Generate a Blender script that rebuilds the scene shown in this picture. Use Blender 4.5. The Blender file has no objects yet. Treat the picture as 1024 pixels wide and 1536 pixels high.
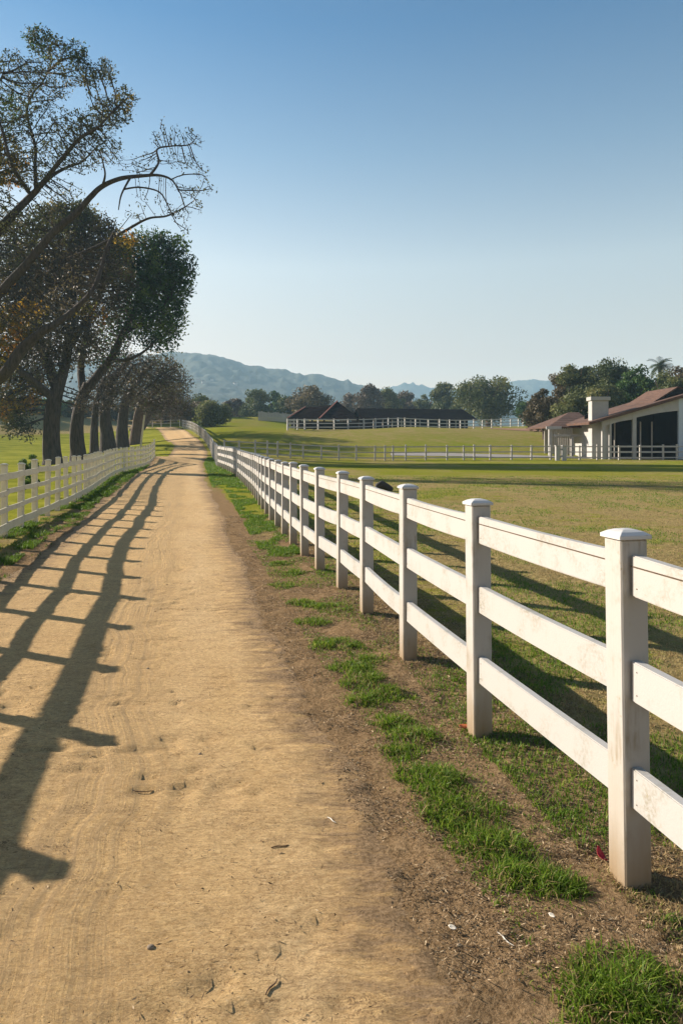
import bpy, bmesh, math, random
import numpy as np
from mathutils import Vector, Matrix

random.seed(7)
rng = np.random.default_rng(7)
S = bpy.context.scene
COL = S.collection
PI = math.pi

# ---------------------------------------------------------------- camera model
F, CX, HY, H = 1050.0, 512.0, 662.0, 1.7

def P(x, y, d):
    """a point seen at photo pixel (x, y) that stands d metres away"""
    return Vector(((x - CX) / F * d, d, H - (y - HY) / F * d))

def GX(x, d):
    return (x - CX) / F * d

# ---------------------------------------------------------------- object helpers
def tag(o, label=None, cat=None, group=None, kind=None):
    if label: o['label'] = label
    if cat: o['category'] = cat
    if group: o['group'] = group
    if kind: o['kind'] = kind
    return o

def thing(name, loc, label, cat, group=None, rz=0.0):
    o = bpy.data.objects.new(name, None)
    COL.objects.link(o)
    o.location = loc
    o.rotation_euler = (0, 0, rz)
    o.empty_display_size = 0.2
    return tag(o, label, cat, group)

def link_mesh(name, me, mat, parent=None, loc=None):
    o = bpy.data.objects.new(name, me)
    COL.objects.link(o)
    if mat and not me.materials:
        me.materials.append(mat)
    if parent is not None:
        o.parent = parent
    if loc is not None:
        o.location = loc
    return o

def np_mesh(name, V, faces, attrs=None, smooth=False):
    """V (n,3); faces (m,k) with constant k"""
    V = np.asarray(V, dtype=np.float32)
    faces = np.asarray(faces, dtype=np.int32)
    m, k = faces.shape
    me = bpy.data.meshes.new(name)
    me.vertices.add(len(V))
    me.vertices.foreach_set('co', V.ravel())
    me.loops.add(m * k)
    me.loops.foreach_set('vertex_index', faces.ravel())
    me.polygons.add(m)
    me.polygons.foreach_set('loop_start', np.arange(0, m * k, k, dtype=np.int32))
    if smooth:
        me.polygons.foreach_set('use_smooth', np.ones(m, dtype=bool))
    else:
        me.polygons.foreach_set('use_smooth', np.zeros(m, dtype=bool))
    for an, av in (attrs or {}).items():
        a = me.attributes.new(an, 'FLOAT', 'POINT')
        a.data.foreach_set('value', np.asarray(av, dtype=np.float32))
    me.update(calc_edges=True)
    me.validate()
    return me

class MB:
    """collects boxes, polys and tubes and links them as one mesh object"""
    def __init__(self):
        self.v = []; self.f = []
    def box(self, a, b, mat=None):
        x0, y0, z0 = a; x1, y1, z1 = b
        n = len(self.v)
        pts = [(x0,y0,z0),(x1,y0,z0),(x1,y1,z0),(x0,y1,z0),(x0,y0,z1),(x1,y0,z1),(x1,y1,z1),(x0,y1,z1)]
        if mat is not None:
            pts = [tuple(mat @ Vector(p)) for p in pts]
        self.v += pts
        self.f += [(n,n+3,n+2,n+1),(n+4,n+5,n+6,n+7),(n,n+1,n+5,n+4),(n+1,n+2,n+6,n+5),(n+2,n+3,n+7,n+6),(n+3,n,n+4,n+7)]
        return self
    def beam(self, p, q, w, h):
        """box from p to q, w wide, h high, hanging centred on the line"""
        p = Vector(p); q = Vector(q)
        d = q - p; L = d.length
        x = d.normalized()
        y = Vector((0,0,1)).cross(x)
        if y.length < 1e-4: y = Vector((0,1,0))
        y.normalize(); z = x.cross(y)
        M = Matrix(((x.x,y.x,z.x,p.x),(x.y,y.y,z.y,p.y),(x.z,y.z,z.z,p.z),(0,0,0,1)))
        return self.box((0,-w/2,-h/2),(L,w/2,h/2), M)
    def prism(self, poly, off):
        """polygon (list of 3D points) extruded by vector off"""
        n = len(self.v); k = len(poly); off = Vector(off)
        self.v += [tuple(Vector(p)) for p in poly] + [tuple(Vector(p) + off) for p in poly]
        self.f.append(tuple(range(n, n+k)))
        self.f.append(tuple(range(n+2*k-1, n+k-1, -1)))
        for i in range(k):
            j = (i+1) % k
            self.f.append((n+i, n+k+i, n+k+j, n+j))
        return self
    def mesh(self, name, bevel=0.0):
        me = bpy.data.meshes.new(name)
        bm = bmesh.new()
        vs = [bm.verts.new(p) for p in self.v]
        for f in self.f:
            bm.faces.new([vs[i] for i in f])
        bmesh.ops.recalc_face_normals(bm, faces=bm.faces)
        if bevel > 0:
            bmesh.ops.bevel(bm, geom=list(bm.edges), offset=bevel, segments=1, affect='EDGES')
        bm.to_mesh(me); bm.free()
        return me
    def build(self, name, mat, parent=None, bevel=0.0, loc=None):
        return link_mesh(name, self.mesh(name, bevel), mat, parent, loc)

# ---------------------------------------------------------------- numpy noise
def _hash(ix, iy, seed):
    h = (ix.astype(np.int64) * 374761393 + iy.astype(np.int64) * 668265263 + seed * 144269504) & 0x7fffffff
    h = ((h ^ (h >> 13)) * 1274126177) & 0x7fffffff
    return ((h ^ (h >> 16)) & 0xffff) / 65535.0

def vnoise(x, y, seed=0):
    x = np.asarray(x, dtype=float); y = np.asarray(y, dtype=float)
    ix = np.floor(x); iy = np.floor(y)
    fx = x - ix; fy = y - iy
    fx = fx*fx*(3-2*fx); fy = fy*fy*(3-2*fy)
    a = _hash(ix, iy, seed); b = _hash(ix+1, iy, seed)
    c = _hash(ix, iy+1, seed); d = _hash(ix+1, iy+1, seed)
    return (a*(1-fx)+b*fx)*(1-fy) + (c*(1-fx)+d*fx)*fy

def fbm(x, y, seed=0, octv=4):
    s = 0; a = 0.5; t = 0
    for i in range(octv):
        s = s + a * vnoise(np.asarray(x)*2**i, np.asarray(y)*2**i, seed+i*17); t += a; a *= 0.5
    return s / t

def sstep(a, b, x):
    t = np.clip((x - a) / (b - a), 0, 1)
    return t*t*(3-2*t)

# ---------------------------------------------------------------- terrain
CP = []
for X in (-60, -30, -14, -8, -3, 1, 6, 14, 30, 60):
    for d in (-60, -15, -3, 4, 11, 19):
        CP.append((X, d, 0))
for X in (-24, -14, -6, 0, 8, 18, 32, 60):
    CP.append((X, 30, 0))
for X in (0, 10, 20, 32, 45, 70):
    CP.append((X, 46, 0)); CP.append((X, 64, 0))
CP += [(25,72,.15),(35,74,.1),(50,74,.1),(45,88,1.2),(70,95,1.5)]
CP += [(-8.1,45,.13),(-10.7,33,.1),(-13.2,50,.65),(-11.4,48,.14),(-12.4,56,.31),(-14.2,66,.7),(-16.7,78,1.25),
       (-19.8,88,1.87),(-26.2,108,3.45),(-29.6,115,4.0),(-36,132,4.3),(-48,180,5.0)]
CP += [(-20,45,-.1),(-25.8,63,-.4),(-25.9,68.6,-.26),(-27.1,77,.16),(-26.9,81,.45),(-27.3,87,.85),(-27.7,94,1.3),(-20.5,80,1.5),(-24,50,-.3),(-36,50,-.2),
       (-46,95,1.16),(-45,105,2.4),(-40.7,118,3.6),(-45,70,0),(-70,70,1.0),(-75,100,4.5),(-62,122,7),(-100,100,8),(-80,150,9)]
CP += [(-13.5,80,1.32),(-5,76,1.0),(4,80,1.4),(-7.2,95,3.2),(9.2,108,3.9),(20,100,3.0),(32,125,4.4),(-16.4,100,3.7),
       (-22.5,108,3.8),(-26,160,7.2),(-10,158,6.8),(0,150,4.6),(15,150,4.6),(40,160,5),(60,130,4.5),(100,150,5),
       (-2,112,2.9),(8,118,3.1)]
for X in (-260, -120, 0, 120, 260):
    CP.append((X, 260, 6))
for X in (-200, 200):
    CP += [(X, 0, 0), (X, 60, 1.5), (X, 130, 5), (X, -120, 0)]
CP = np.array(CP, dtype=float)

def _U(r2):
    return np.where(r2 > 1e-9, r2 * np.log(np.maximum(r2, 1e-9)), 0.0)
_n = len(CP)
_d2 = ((CP[:, None, :2] - CP[None, :, :2])**2).sum(-1) / 2500.0
_A = np.zeros((_n+3, _n+3))
_A[:_n, :_n] = _U(_d2) + np.eye(_n) * 2e-3
_A[:_n, _n] = 1
_A[:_n, _n+1:_n+3] = CP[:, :2] / 50.0
_A[_n:, :_n] = _A[:_n, _n:].T
_W = np.linalg.solve(_A, np.concatenate([CP[:, 2], [0, 0, 0]]))

def terrain(x, y):
    x = np.atleast_1d(np.asarray(x, dtype=float)); y = np.atleast_1d(np.asarray(y, dtype=float))
    shp = x.shape
    xf = x.ravel(); yf = y.ravel()
    out = np.zeros(len(xf))
    for s in range(0, len(xf), 20000):
        xs = np.clip(xf[s:s+20000], -250, 250); ys = np.clip(yf[s:s+20000], -100, 262)
        r2 = ((xs[:, None] - CP[None, :, 0])**2 + (ys[:, None] - CP[None, :, 1])**2) / 2500.0
        out[s:s+20000] = _U(r2) @ _W[:_n] + _W[_n] + _W[_n+1]*xs/50 + _W[_n+2]*ys/50
    r = np.hypot(xf, yf - 30)
    k = sstep(150, 240, r)
    far = np.where(yf > 60, 6.0, 0.0) * sstep(60, 160, yf)
    out = out*(1-k) + far*k
    near = 1 - sstep(14, 24, np.hypot(xf*0.8, yf))
    out = out * (1 - near)
    return out.reshape(shp)

def gz(x, y):
    return float(terrain(x, y)[0])

# the sandy lane: left and right edge over distance
PD  = np.array([-4, 0, 2.04, 2.8, 4.07, 5.28, 7.5, 9.5, 12.9, 18.2, 24, 30.8, 48, 56, 66, 78, 88, 108, 115, 135])
PR  = np.array([1.5, .92, .48, .27, -.04, -.34, -.85, -1.26, -2.05, -3.15, -4.45, -5.9, -9.5, -10.8, -12.6, -15.3, -18, -24.5, -27.4, -38])
PL_ = np.array([-2.2, -2.75, -3.15, -3.3, -3.55, -3.75, -4.05, -4.4, -5.05, -6.5, -7.8, -9.3, -13.1, -14.1, -16, -18.6, -21.7, -28, -30.7, -42])

# ---------------------------------------------------------------- node helpers
def newmat(name):
    m = bpy.data.materials.new(name); m.use_nodes = True
    nt = m.node_tree; nt.nodes.clear()
    out = nt.nodes.new('ShaderNodeOutputMaterial')
    return m, nt, out

class N:
    """tiny node builder"""
    def __init__(self, nt): self.nt = nt
    def __call__(self, t, ins=None, **kw):
        n = self.nt.nodes.new(t)
        for k, v in kw.items(): setattr(n, k, v)
        for k, v in (ins or {}).items():
            s = n.inputs[k]
            if isinstance(v, bpy.types.NodeSocket): self.nt.links.new(v, s)
            else: s.default_value = v
        return n
    def mix(self, fac, a, b, mode='MIX'):
        n = self.nt.nodes.new('ShaderNodeMix'); n.data_type = 'RGBA'; n.blend_type = mode
        for s, v in ((n.inputs[0], fac), (n.inputs[6], a), (n.inputs[7], b)):
            if isinstance(v, bpy.types.NodeSocket): self.nt.links.new(v, s)
            else: s.default_value = (v if isinstance(v, (int, float)) else (*v, 1) if len(v) == 3 else v)
        return n.outputs[2]
    def math(self, op, a, b=0.0, clamp=False):
        n = self.nt.nodes.new('ShaderNodeMath'); n.operation = op; n.use_clamp = clamp
        for i, v in enumerate((a, b)):
            if isinstance(v, bpy.types.NodeSocket): self.nt.links.new(v, n.inputs[i])
            else: n.inputs[i].default_value = v
        return n.outputs[0]
    def noise(self, vec, scale, detail=4, rough=0.55, dist=0.0):
        n = self('ShaderNodeTexNoise', {'Scale': scale, 'Detail': detail, 'Roughness': rough, 'Distortion': dist})
        if vec is not None: self.nt.links.new(vec, n.inputs['Vector'])
        return n.outputs['Fac']
    def ramp(self, fac, a, b, c0=0.0, c1=1.0):
        n = self.nt.nodes.new('ShaderNodeMapRange'); n.clamp = True
        self.nt.links.new(fac, n.inputs[0])
        n.inputs[1].default_value = a; n.inputs[2].default_value = b
        n.inputs[3].default_value = c0; n.inputs[4].default_value = c1
        return n.outputs[0]
    def mapping(self, vec, scale=(1,1,1), loc=(0,0,0)):
        n = self('ShaderNodeMapping', {'Vector': vec, 'Scale': scale, 'Location': loc})
        return n.outputs[0]

def diffuse_mat(name, colf, rough=0.85, bump=None, spec=0.3):
    """colf(N, coord) -> colour socket ; bump(N, coord) -> (height, strength, dist)"""
    m, nt, out = newmat(name); n = N(nt)
    tc = n('ShaderNodeTexCoord').outputs['Object']
    b = n('ShaderNodeBsdfPrincipled', {'Roughness': rough, 'Specular IOR Level': spec})
    c = colf(n, tc)
    if isinstance(c, bpy.types.NodeSocket): nt.links.new(c, b.inputs['Base Color'])
    else: b.inputs['Base Color'].default_value = (*c, 1)
    if bump:
        h, st, di = bump(n, tc)
        bp = n('ShaderNodeBump', {'Height': h, 'Strength': st, 'Distance': di})
        nt.links.new(bp.outputs[0], b.inputs['Normal'])
    nt.links.new(b.outputs[0], out.inputs[0])
    return m

def leaf_mat(name, c0, c1, c2=None, trans=0.35, rough=0.6, spec=0.25):
    m, nt, out = newmat(name); n = N(nt)
    a = n('ShaderNodeAttribute', attribute_name='tint').outputs['Fac']
    col = n.mix(n.ramp(a, 0, .6 if c2 else 1), c0, c1)
    if c2: col = n.mix(n.ramp(a, .6, 1), col, c2)
    b = n('ShaderNodeBsdfPrincipled', {'Base Color': col, 'Roughness': rough, 'Specular IOR Level': spec})
    t = n('ShaderNodeBsdfTranslucent', {'Color': col})
    mx = n('ShaderNodeMixShader', {0: trans, 1: b.outputs[0], 2: t.outputs[0]})
    nt.links.new(mx.outputs[0], out.inputs[0])
    return m

# ---------------------------------------------------------------- materials
M = {}

def _wood(n, tc):
    oi = n('ShaderNodeObjectInfo')
    off = n('ShaderNodeVectorMath', {0: tc, 1: n('ShaderNodeCombineXYZ', {0: n.math('MULTIPLY', oi.outputs['Random'], 37.0), 1: n.math('MULTIPLY', oi.outputs['Random'], 91.0)}).outputs[0]}, operation='ADD').outputs[0]
    return oi, off

def white_paint(name, base, dirt, dirt_amt, grain=(3, 40, 40), soil=False):
    def colf(n, tc):
        oi, off = _wood(n, tc)
        g = n.noise(n.mapping(off, grain), 2.0, 5, .65)
        blotch = n.noise(off, 5.0, 4, .6)
        m1 = n.math('MULTIPLY', n.ramp(blotch, .49, .70), n.ramp(g, .41, .62))
        c = n.mix(n.math('MULTIPLY', m1, dirt_amt), base, dirt)
        spots = n.ramp(n.noise(off, 38.0, 3, .6), .64, .70)
        c = n.mix(n.math('MULTIPLY', spots, n.math('MULTIPLY', n.ramp(blotch, .45, .6), dirt_amt)), c, (.30, .27, .20))
        c = n.mix(n.math('MULTIPLY', n.ramp(oi.outputs['Random'], 0, 1), .10), c, (.42, .38, .30))
        if soil:
            z = n('ShaderNodeSeparateXYZ', {0: tc}).outputs[2]
            zz = n.math('ADD', z, n.math('MULTIPLY', n.noise(n.mapping(off, (14, 14, 3)), 1.0, 4), .22))
            c = n.mix(n.ramp(zz, .36, .10, 0, .9), c, (.17, .105, .05))
            c = n.mix(n.ramp(zz, .75, .2, 0, .4), c, (.33, .24, .13))
        return c
    def bmp(n, tc):
        oi, off = _wood(n, tc)
        return n.noise(n.mapping(off, grain), 3.0, 4, .6), .25, .004
    return diffuse_mat(name, colf, .52, bmp, .35)

M['post_white'] = white_paint('white post paint', (.41, .40, .375), (.22, .18, .12), .9, (30, 30, 2), True)
M['rail_white'] = white_paint('white rail paint', (.41, .40, .38), (.235, .215, .155), .9, (2, 30, 30))
M['cap_white'] = white_paint('white cap', (.52, .52, .51), (.35, .3, .23), .35, (4, 4, 4))
M['groove'] = diffuse_mat('rail groove', lambda n, tc: (.16, .12, .08), .9)
M['old_white'] = white_paint('weathered cream paint', (.60, .55, .41), (.30, .26, .16), .8, (3, 20, 20))
M['grey_white'] = white_paint('weathered grey white', (.42, .40, .37), (.25, .22, .18), .8, (3, 20, 20))
M['far_white'] = diffuse_mat('far white paint', lambda n, tc: n.mix(n.noise(tc, 1.5), (.42, .41, .38), (.52, .50, .47)), .6)
M['wall_white'] = diffuse_mat('white render', lambda n, tc: n.mix(n.ramp(n.noise(tc, 1.2, 5, .65), .3, .75), (.33, .325, .31), (.43, .42, .40)), .8)
M['wall_blue'] = diffuse_mat('pale blue board', lambda n, tc: n.mix(n.noise(tc, 1.5, 4), (.40, .48, .56), (.52, .58, .64)), .7)
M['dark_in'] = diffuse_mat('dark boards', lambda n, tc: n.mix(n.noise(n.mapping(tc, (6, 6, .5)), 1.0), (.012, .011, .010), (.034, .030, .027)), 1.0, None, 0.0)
M['slat_grey'] = diffuse_mat('grey slats', lambda n, tc: n.mix(n.noise(tc, 3.0), (.30, .28, .25), (.46, .43, .38)), .85)

def _shingle(c0, c1):
    def f(n, tc):
        a = n.noise(n.mapping(tc, (2.2, 2.2, 7)), 1.6, 4, .7)
        b = n.noise(tc, .5, 3)
        c = n.mix(n.ramp(a, .34, .66), c0, c1)
        return n.mix(n.math('MULTIPLY', n.ramp(b, .45, .7), .45), c, tuple(v*.6 for v in c0))
    return f
def _shb(n, tc):
    w = n('ShaderNodeTexWave', {'Scale': 2.2, 'Distortion': 1.2, 'Detail': 2.0, 'Detail Scale': 3.0}, bands_direction='Z')
    return w.outputs['Fac'], .8, .05
M['shingle'] = diffuse_mat('terracotta shingles', _shingle((.070, .038, .026), (.145, .080, .054)), .9, _shb)
M['dark_roof'] = diffuse_mat('dark roof', _shingle((.012, .010, .010), (.028, .021, .020)), 1.0, _shb, 0.0)
M['ridge_red'] = diffuse_mat('red ridge', lambda n, tc: n.mix(n.noise(tc, 2.0), (.13, .05, .038), (.22, .085, .062)), .8)

def _bark(c0, c1):
    def f(n, tc):
        a = n.noise(n.mapping(tc, (5, 5, .9)), 1.5, 6, .65)
        return n.mix(n.ramp(a, .3, .7), c0, c1)
    return f
def _barkb(n, tc):
    a = n.noise(n.mapping(tc, (6, 6, 1.0)), 1.5, 6, .7)
    return a, .9, .12
M['bark_dark'] = diffuse_mat('dark bark', _bark((.022, .018, .014), (.085, .067, .052)), .95, _barkb)
M['bark_grey'] = diffuse_mat('grey bark', _bark((.026, .022, .019), (.090, .073, .060)), .95, _barkb)
M['bark_brown'] = diffuse_mat('brown bark', _bark((.05, .035, .025), (.15, .105, .075)), .95, _barkb)

M['lf_olive'] = leaf_mat('olive leaves', (.042, .052, .018), (.12, .125, .042), (.26, .18, .05))
M['lf_dark'] = leaf_mat('dark green leaves', (.014, .038, .010), (.06, .125, .024), (.17, .24, .05), .3)
M['lf_brown'] = leaf_mat('dry brown leaves', (.048, .040, .022), (.12, .097, .053), (.22, .175, .075), .25)
M['lf_autumn'] = leaf_mat('autumn leaves', (.10, .11, .02), (.34, .22, .03), (.42, .17, .02), .45)
M['lf_mid'] = leaf_mat('mid green leaves', (.032, .050, .018), (.09, .115, .038), (.17, .17, .055), .3)
M['lf_light'] = leaf_mat('pale green leaves', (.055, .072, .026), (.14, .16, .055), (.24, .22, .08), .35)
M['lf_greybr'] = leaf_mat('grey brown twigs', (.06, .048, .034), (.12, .095, .065), (.17, .13, .08), .2)
M['palm'] = leaf_mat('palm fronds', (.025, .045, .022), (.07, .10, .05), None, .25)
M['grass'] = leaf_mat('green grass blades', (.050, .095, .010), (.14, .24, .020), (.34, .36, .07), .45, .5)
M['grass_dry'] = leaf_mat('dry grass blades', (.20, .14, .065), (.44, .32, .16), (.22, .22, .06), .3, .7)
M['litter'] = leaf_mat('dry litter', (.06, .036, .018), (.26, .175, .095), (.55, .43, .27), .1, .8)
M['twig'] = diffuse_mat('twig', lambda n, tc: n.mix(n.noise(tc, 60.0), (.06, .035, .02), (.16, .10, .06)), .9)
M['red'] = diffuse_mat('red petal', lambda n, tc: n.mix(n.noise(tc, 40.0), (.35, .008, .02), (.50, .02, .04)), .5)
M['rust'] = diffuse_mat('rusty leaf', lambda n, tc: n.mix(n.noise(tc, 40.0), (.30, .07, .03), (.48, .16, .06)), .6)
M['pale'] = diffuse_mat('bleached leaf', lambda n, tc: n.mix(n.noise(tc, 40.0), (.55, .50, .40), (.75, .70, .6)), .6)
M['stone'] = diffuse_mat('stone', lambda n, tc: n.mix(n.noise(tc, 30.0), (.12, .09, .06), (.32, .25, .17)), .8)
M['log'] = diffuse_mat('charred log', lambda n, tc: n.mix(n.noise(n.mapping(tc, (2, 12, 12)), 3.0), (.012, .011, .01), (.09, .08, .075)), .85)

# sandy lane: UV = (metres from the right edge, metres along)
def make_sand():
    m, nt, out = newmat('packed sand'); n = N(nt)
    uv = n('ShaderNodeUVMap', uv_map='lane').outputs[0]
    tc = n('ShaderNodeTexCoord').outputs['Object']
    sep = n('ShaderNodeSeparateXYZ', {0: uv})
    u, v = sep.outputs[0], sep.outputs[1]
    big = n.noise(tc, .9, 4, .6)
    mid = n.noise(tc, 5.0, 5, .6, .3)
    fine = n.noise(tc, 70.0, 5, .75)
    grit = n.noise(tc, 260.0, 3, .7)
    c = n.mix(n.ramp(big, .32, .68), (.62, .385, .145), (.78, .52, .22))
    pal = n.math('MULTIPLY', n.ramp(u, .15, .40), n.ramp(u, 1.15, .75))
    c = n.mix(n.math('MULTIPLY', pal, n.ramp(n.noise(n.mapping(uv, (2.0, .35, 1)), 1.0, 4, .6), .35, .6, .2, .75)), c, (.84, .61, .33))
    c = n.mix(n.ramp(mid, .40, .70, 0, .5), c, (.46, .28, .11))
    c = n.mix(n.ramp(fine, .36, .64, 0, .55), c, (.74, .53, .27))
    c = n.mix(n.ramp(n.noise(tc, 28.0, 6, .8), .38, .62, .45, 0), c, (.30, .185, .085))
    c = n.mix(n.ramp(grit, .56, .68, 0, .7), c, (.20, .12, .055))
    m1 = n.noise(n.mapping(tc, (22, 48, 1)), 1.0, 6, .8)
    m2 = n.noise(n.mapping(tc, (60, 110, 1)), 1.0, 4, .8)
    c = n.mix(n.ramp(m1, .50, .36, 0, .55), c, (.30, .18, .072))
    c = n.mix(n.ramp(m2, .50, .38, 0, .45), c, (.24, .145, .062))
    c = n.mix(n.ramp(m1, .54, .68, 0, .55), c, (.78, .58, .33))
    m3 = n.math('MULTIPLY', n.ramp(n.noise(tc, 95.0, 3, .75), .57, .63), n.ramp(n.noise(n.mapping(tc, (3, 6, 1)), 1.0, 4, .7), .42, .62))
    c = n.mix(n.math('MULTIPLY', m3, .75), c, (.13, .08, .035))
    # organic bits plus painted shade of shallow hollows, in streaks across the lane
    st = n.noise(n.mapping(tc, (2.2, 9.0, 1)), 1.3, 5, .75, .5)
    cl = n.noise(tc, .8, 3, .5)
    crumb_shade = n.math('MULTIPLY', n.ramp(st, .52, .62), n.ramp(n.noise(tc, 120.0, 3, .7), .46, .60))
    crumb_shade = n.math('MULTIPLY', crumb_shade, n.ramp(cl, .34, .55))
    c = n.mix(n.math('MULTIPLY', crumb_shade, .85), c, (.16, .10, .05))
    # fine wheel and rake lines running along, left third of the lane
    ln = n.noise(n.mapping(uv, (30.0, .45, 1)), 1.0, 4, .7)
    band = n.math('MULTIPLY', n.ramp(u, .95, 1.10), n.ramp(u, 1.75, 1.45))
    band2 = n.math('MULTIPLY', n.ramp(u, 2.0, 2.2), n.ramp(u, 3.0, 2.7))
    bb = n.math('MAXIMUM', band, n.math('MULTIPLY', band2, .35))
    lines = n.math('MULTIPLY', n.ramp(ln, .40, .62), bb)
    c = n.mix(n.math('MULTIPLY', lines, .60), c, (.36, .25, .13))
    # worn rim: brown soil and litter creeping in from both sides
    w = n('ShaderNodeAttribute', attribute_name='edge').outputs['Fac']   # metres to the nearer edge
    jag = n.math('ADD', w, n.math('MULTIPLY', n.math('SUBTRACT', n.noise(n.mapping(tc, (1.6, 6.0, 1)), 1.8, 7, .78), .5), 1.7))
    rim = n.ramp(jag, .42, .08)
    soil = n.mix(n.ramp(n.noise(tc, 60.0, 5, .75), .35, .65), (.14, .088, .043), (.38, .26, .145))
    c = n.mix(rim, c, soil)
    h = n.math('MULTIPLY', m1, .65)
    h = n.math('ADD', h, n.math('MULTIPLY', n.noise(tc, 130.0, 4, .75), .20))
    h = n.math('ADD', h, n.math('MULTIPLY', n.math('MULTIPLY', ln, bb), .40))
    h = n.math('ADD', h, n.math('MULTIPLY', grit, .08))
    bp = n('ShaderNodeBump', {'Height': h, 'Strength': .9, 'Distance': .034})
    b = n('ShaderNodeBsdfPrincipled', {'Base Color': c, 'Roughness': .92, 'Specular IOR Level': .15, 'Normal': bp.outputs[0]})
    nt.links.new(b.outputs[0], out.inputs[0])
    return m
M['sand'] = make_sand()

def make_ground():
    m, nt, out = newmat('pasture'); n = N(nt)
    tc = n('ShaderNodeTexCoord').outputs['Object']
    g = n('ShaderNodeAttribute', attribute_name='green').outputs['Fac']
    so = n('ShaderNodeAttribute', attribute_name='soil').outputs['Fac']
    big = n.noise(tc, .12, 5, .6)
    mid = n.noise(n.mapping(tc, (1, 2.2, 1)), .9, 5, .65)
    sm = n.noise(tc, 9.0, 6, .75)
    fine = n.noise(tc, 60.0, 5, .8)
    grn = n.mix(n.ramp(sm, .35, .65), (.125, .148, .009), (.25, .285, .022))
    grn = n.mix(n.ramp(big, .40, .66, .12, .62), grn, (.26, .20, .065))
    grn = n.mix(n.ramp(g, 1.2, 1.5), grn, n.mix(n.ramp(n.noise(n.mapping(tc, (.25, .8, 1)), 1.0, 6, .7), .38, .62), (.15, .165, .018), n.mix(n.ramp(sm, .35, .65), (.23, .235, .026), (.38, .36, .06))))
    dry = n.mix(n.ramp(sm, .35, .65), (.15, .115, .042), (.36, .275, .115))
    dry = n.mix(n.ramp(fine, .42, .62, 0, .6), dry, (.48, .37, .175))
    soil = n.mix(n.ramp(fine, .35, .65), (.13, .082, .040), (.36, .245, .135))
    soil = n.mix(n.ramp(sm, .5, .7, 0, .5), soil, (.44, .31, .175))
    fg = n.math('ADD', g, n.math('MULTIPLY', n.math('SUBTRACT', mid, .5), 1.5))
    fg = n.math('ADD', fg, n.math('MULTIPLY', n.math('SUBTRACT', sm, .5), .9))
    c = n.mix(n.ramp(fg, .32, .62), dry, grn)
    fs = n.math('ADD', so, n.math('MULTIPLY', n.math('SUBTRACT', sm, .5), 1.2))
    c = n.mix(n.ramp(fs, .38, .62), c, soil)
    h = n.math('ADD', n.math('MULTIPLY', sm, 1.0), n.math('MULTIPLY', fine, .35))
    h = n.math('ADD', h, n.math('MULTIPLY', n.noise(tc, 2.5, 5, .7), 1.0))
    bp = n('ShaderNodeBump', {'Height': h, 'Strength': .9, 'Distance': .05})
    b = n('ShaderNodeBsdfPrincipled', {'Base Color': c, 'Roughness': 1.0, 'Specular IOR Level': 0.0, 'Normal': bp.outputs[0]})
    nt.links.new(b.outputs[0], out.inputs[0])
    return m
M['ground'] = make_ground()
M['hill'] = diffuse_mat('wooded hill', lambda n, tc: n.mix(n.ramp(n.noise(tc, .014, 6, .65), .42, .62), (.026, .036, .022), n.mix(n.ramp(n.noise(tc, .05, 4, .7), .4, .6), (.055, .058, .036), (.034, .044, .024))), .95,
                        lambda n, tc: (n.noise(tc, .05, 6, .7), .6, 5.0))
M['gravel'] = diffuse_mat('grey service road', lambda n, tc: n.mix(n.noise(tc, 2.0, 5), (.22, .20, .18), (.33, .30, .27)), .95)
M['red_dirt'] = diffuse_mat('red dirt', lambda n, tc: n.mix(n.noise(tc, 1.5, 5), (.20, .09, .045), (.36, .19, .10)), .95)

# ---------------------------------------------------------------- fence lines
R_POSTS = [(1.72, -.10), (1.42, 1.32), (1.12, 2.72), (.806, 4.09), (.523, 5.49), (.25, 6.95), (.005, 8.15), (-.286, 9.25), (-.55, 10.45), (-.80, 11.6)]
def polyline_points(pts, start_s, step):
    pts = [Vector(p) for p in pts]
    # Catmull-Rom resample then equal steps
    dense = []
    for i in range(len(pts)-1):
        p0 = pts[max(i-1, 0)]; p1 = pts[i]; p2 = pts[i+1]; p3 = pts[min(i+2, len(pts)-1)]
        for k in range(24):
            t = k/24
            dense.append(0.5*((2*p1)+(-p0+p2)*t+(2*p0-5*p1+4*p2-p3)*t*t+(-p0+3*p1-3*p2+p3)*t**3))
    dense.append(pts[-1])
    out = []; acc = 0; nxt = start_s
    for a, b in zip(dense, dense[1:]):
        L = (b-a).length
        while acc + L >= nxt - 1e-9:
            out.append(a + (b-a)*((nxt-acc)/L)); nxt += step
        acc += L
    return out
_ext = polyline_points([(-.80, 11.6), (-1.95, 17.5), (-3.1, 24), (-5.05, 33.5), (-7.75, 44.0)], 1.22, 1.22)
R_POSTS += [(p.x, p.y) for p in _ext]
L_LINE = [(-2.80, -1.5), (-3.05, 0), (-4.0, 4.5), (-5.0, 8.8), (-5.92, 12.2), (-6.8, 16.4), (-7.8, 21), (-10.7, 33.2), (-13.3, 50)]
L_POSTS = [(p.x, p.y) for p in polyline_points(L_LINE, .85, 1.22)]

# ---------------------------------------------------------------- ground sheet
def spaced(lo, hi, fine_lo, fine_hi, fine, growth):
    a = list(np.arange(fine_lo, fine_hi, fine))
    s = fine; x = fine_hi
    while x < hi:
        a.append(x); s *= growth; x += s
    a.append(hi)
    s = fine; x = fine_lo
    b = []
    while x > lo:
        s *= growth; x -= s
        b.append(max(x, lo))
    return np.array(sorted(set(b + a)))

def lane_edges(d):
    return np.interp(d, PD, PL_), np.interp(d, PD, PR)

def edge_wiggle(d):
    d = np.asarray(d, dtype=float)
    return (fbm(d*.9, d*0+1.5, 51, 4)-.5)*.5, (fbm(d*.9, d*0+7.5, 52, 4)-.5)*.4

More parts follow.
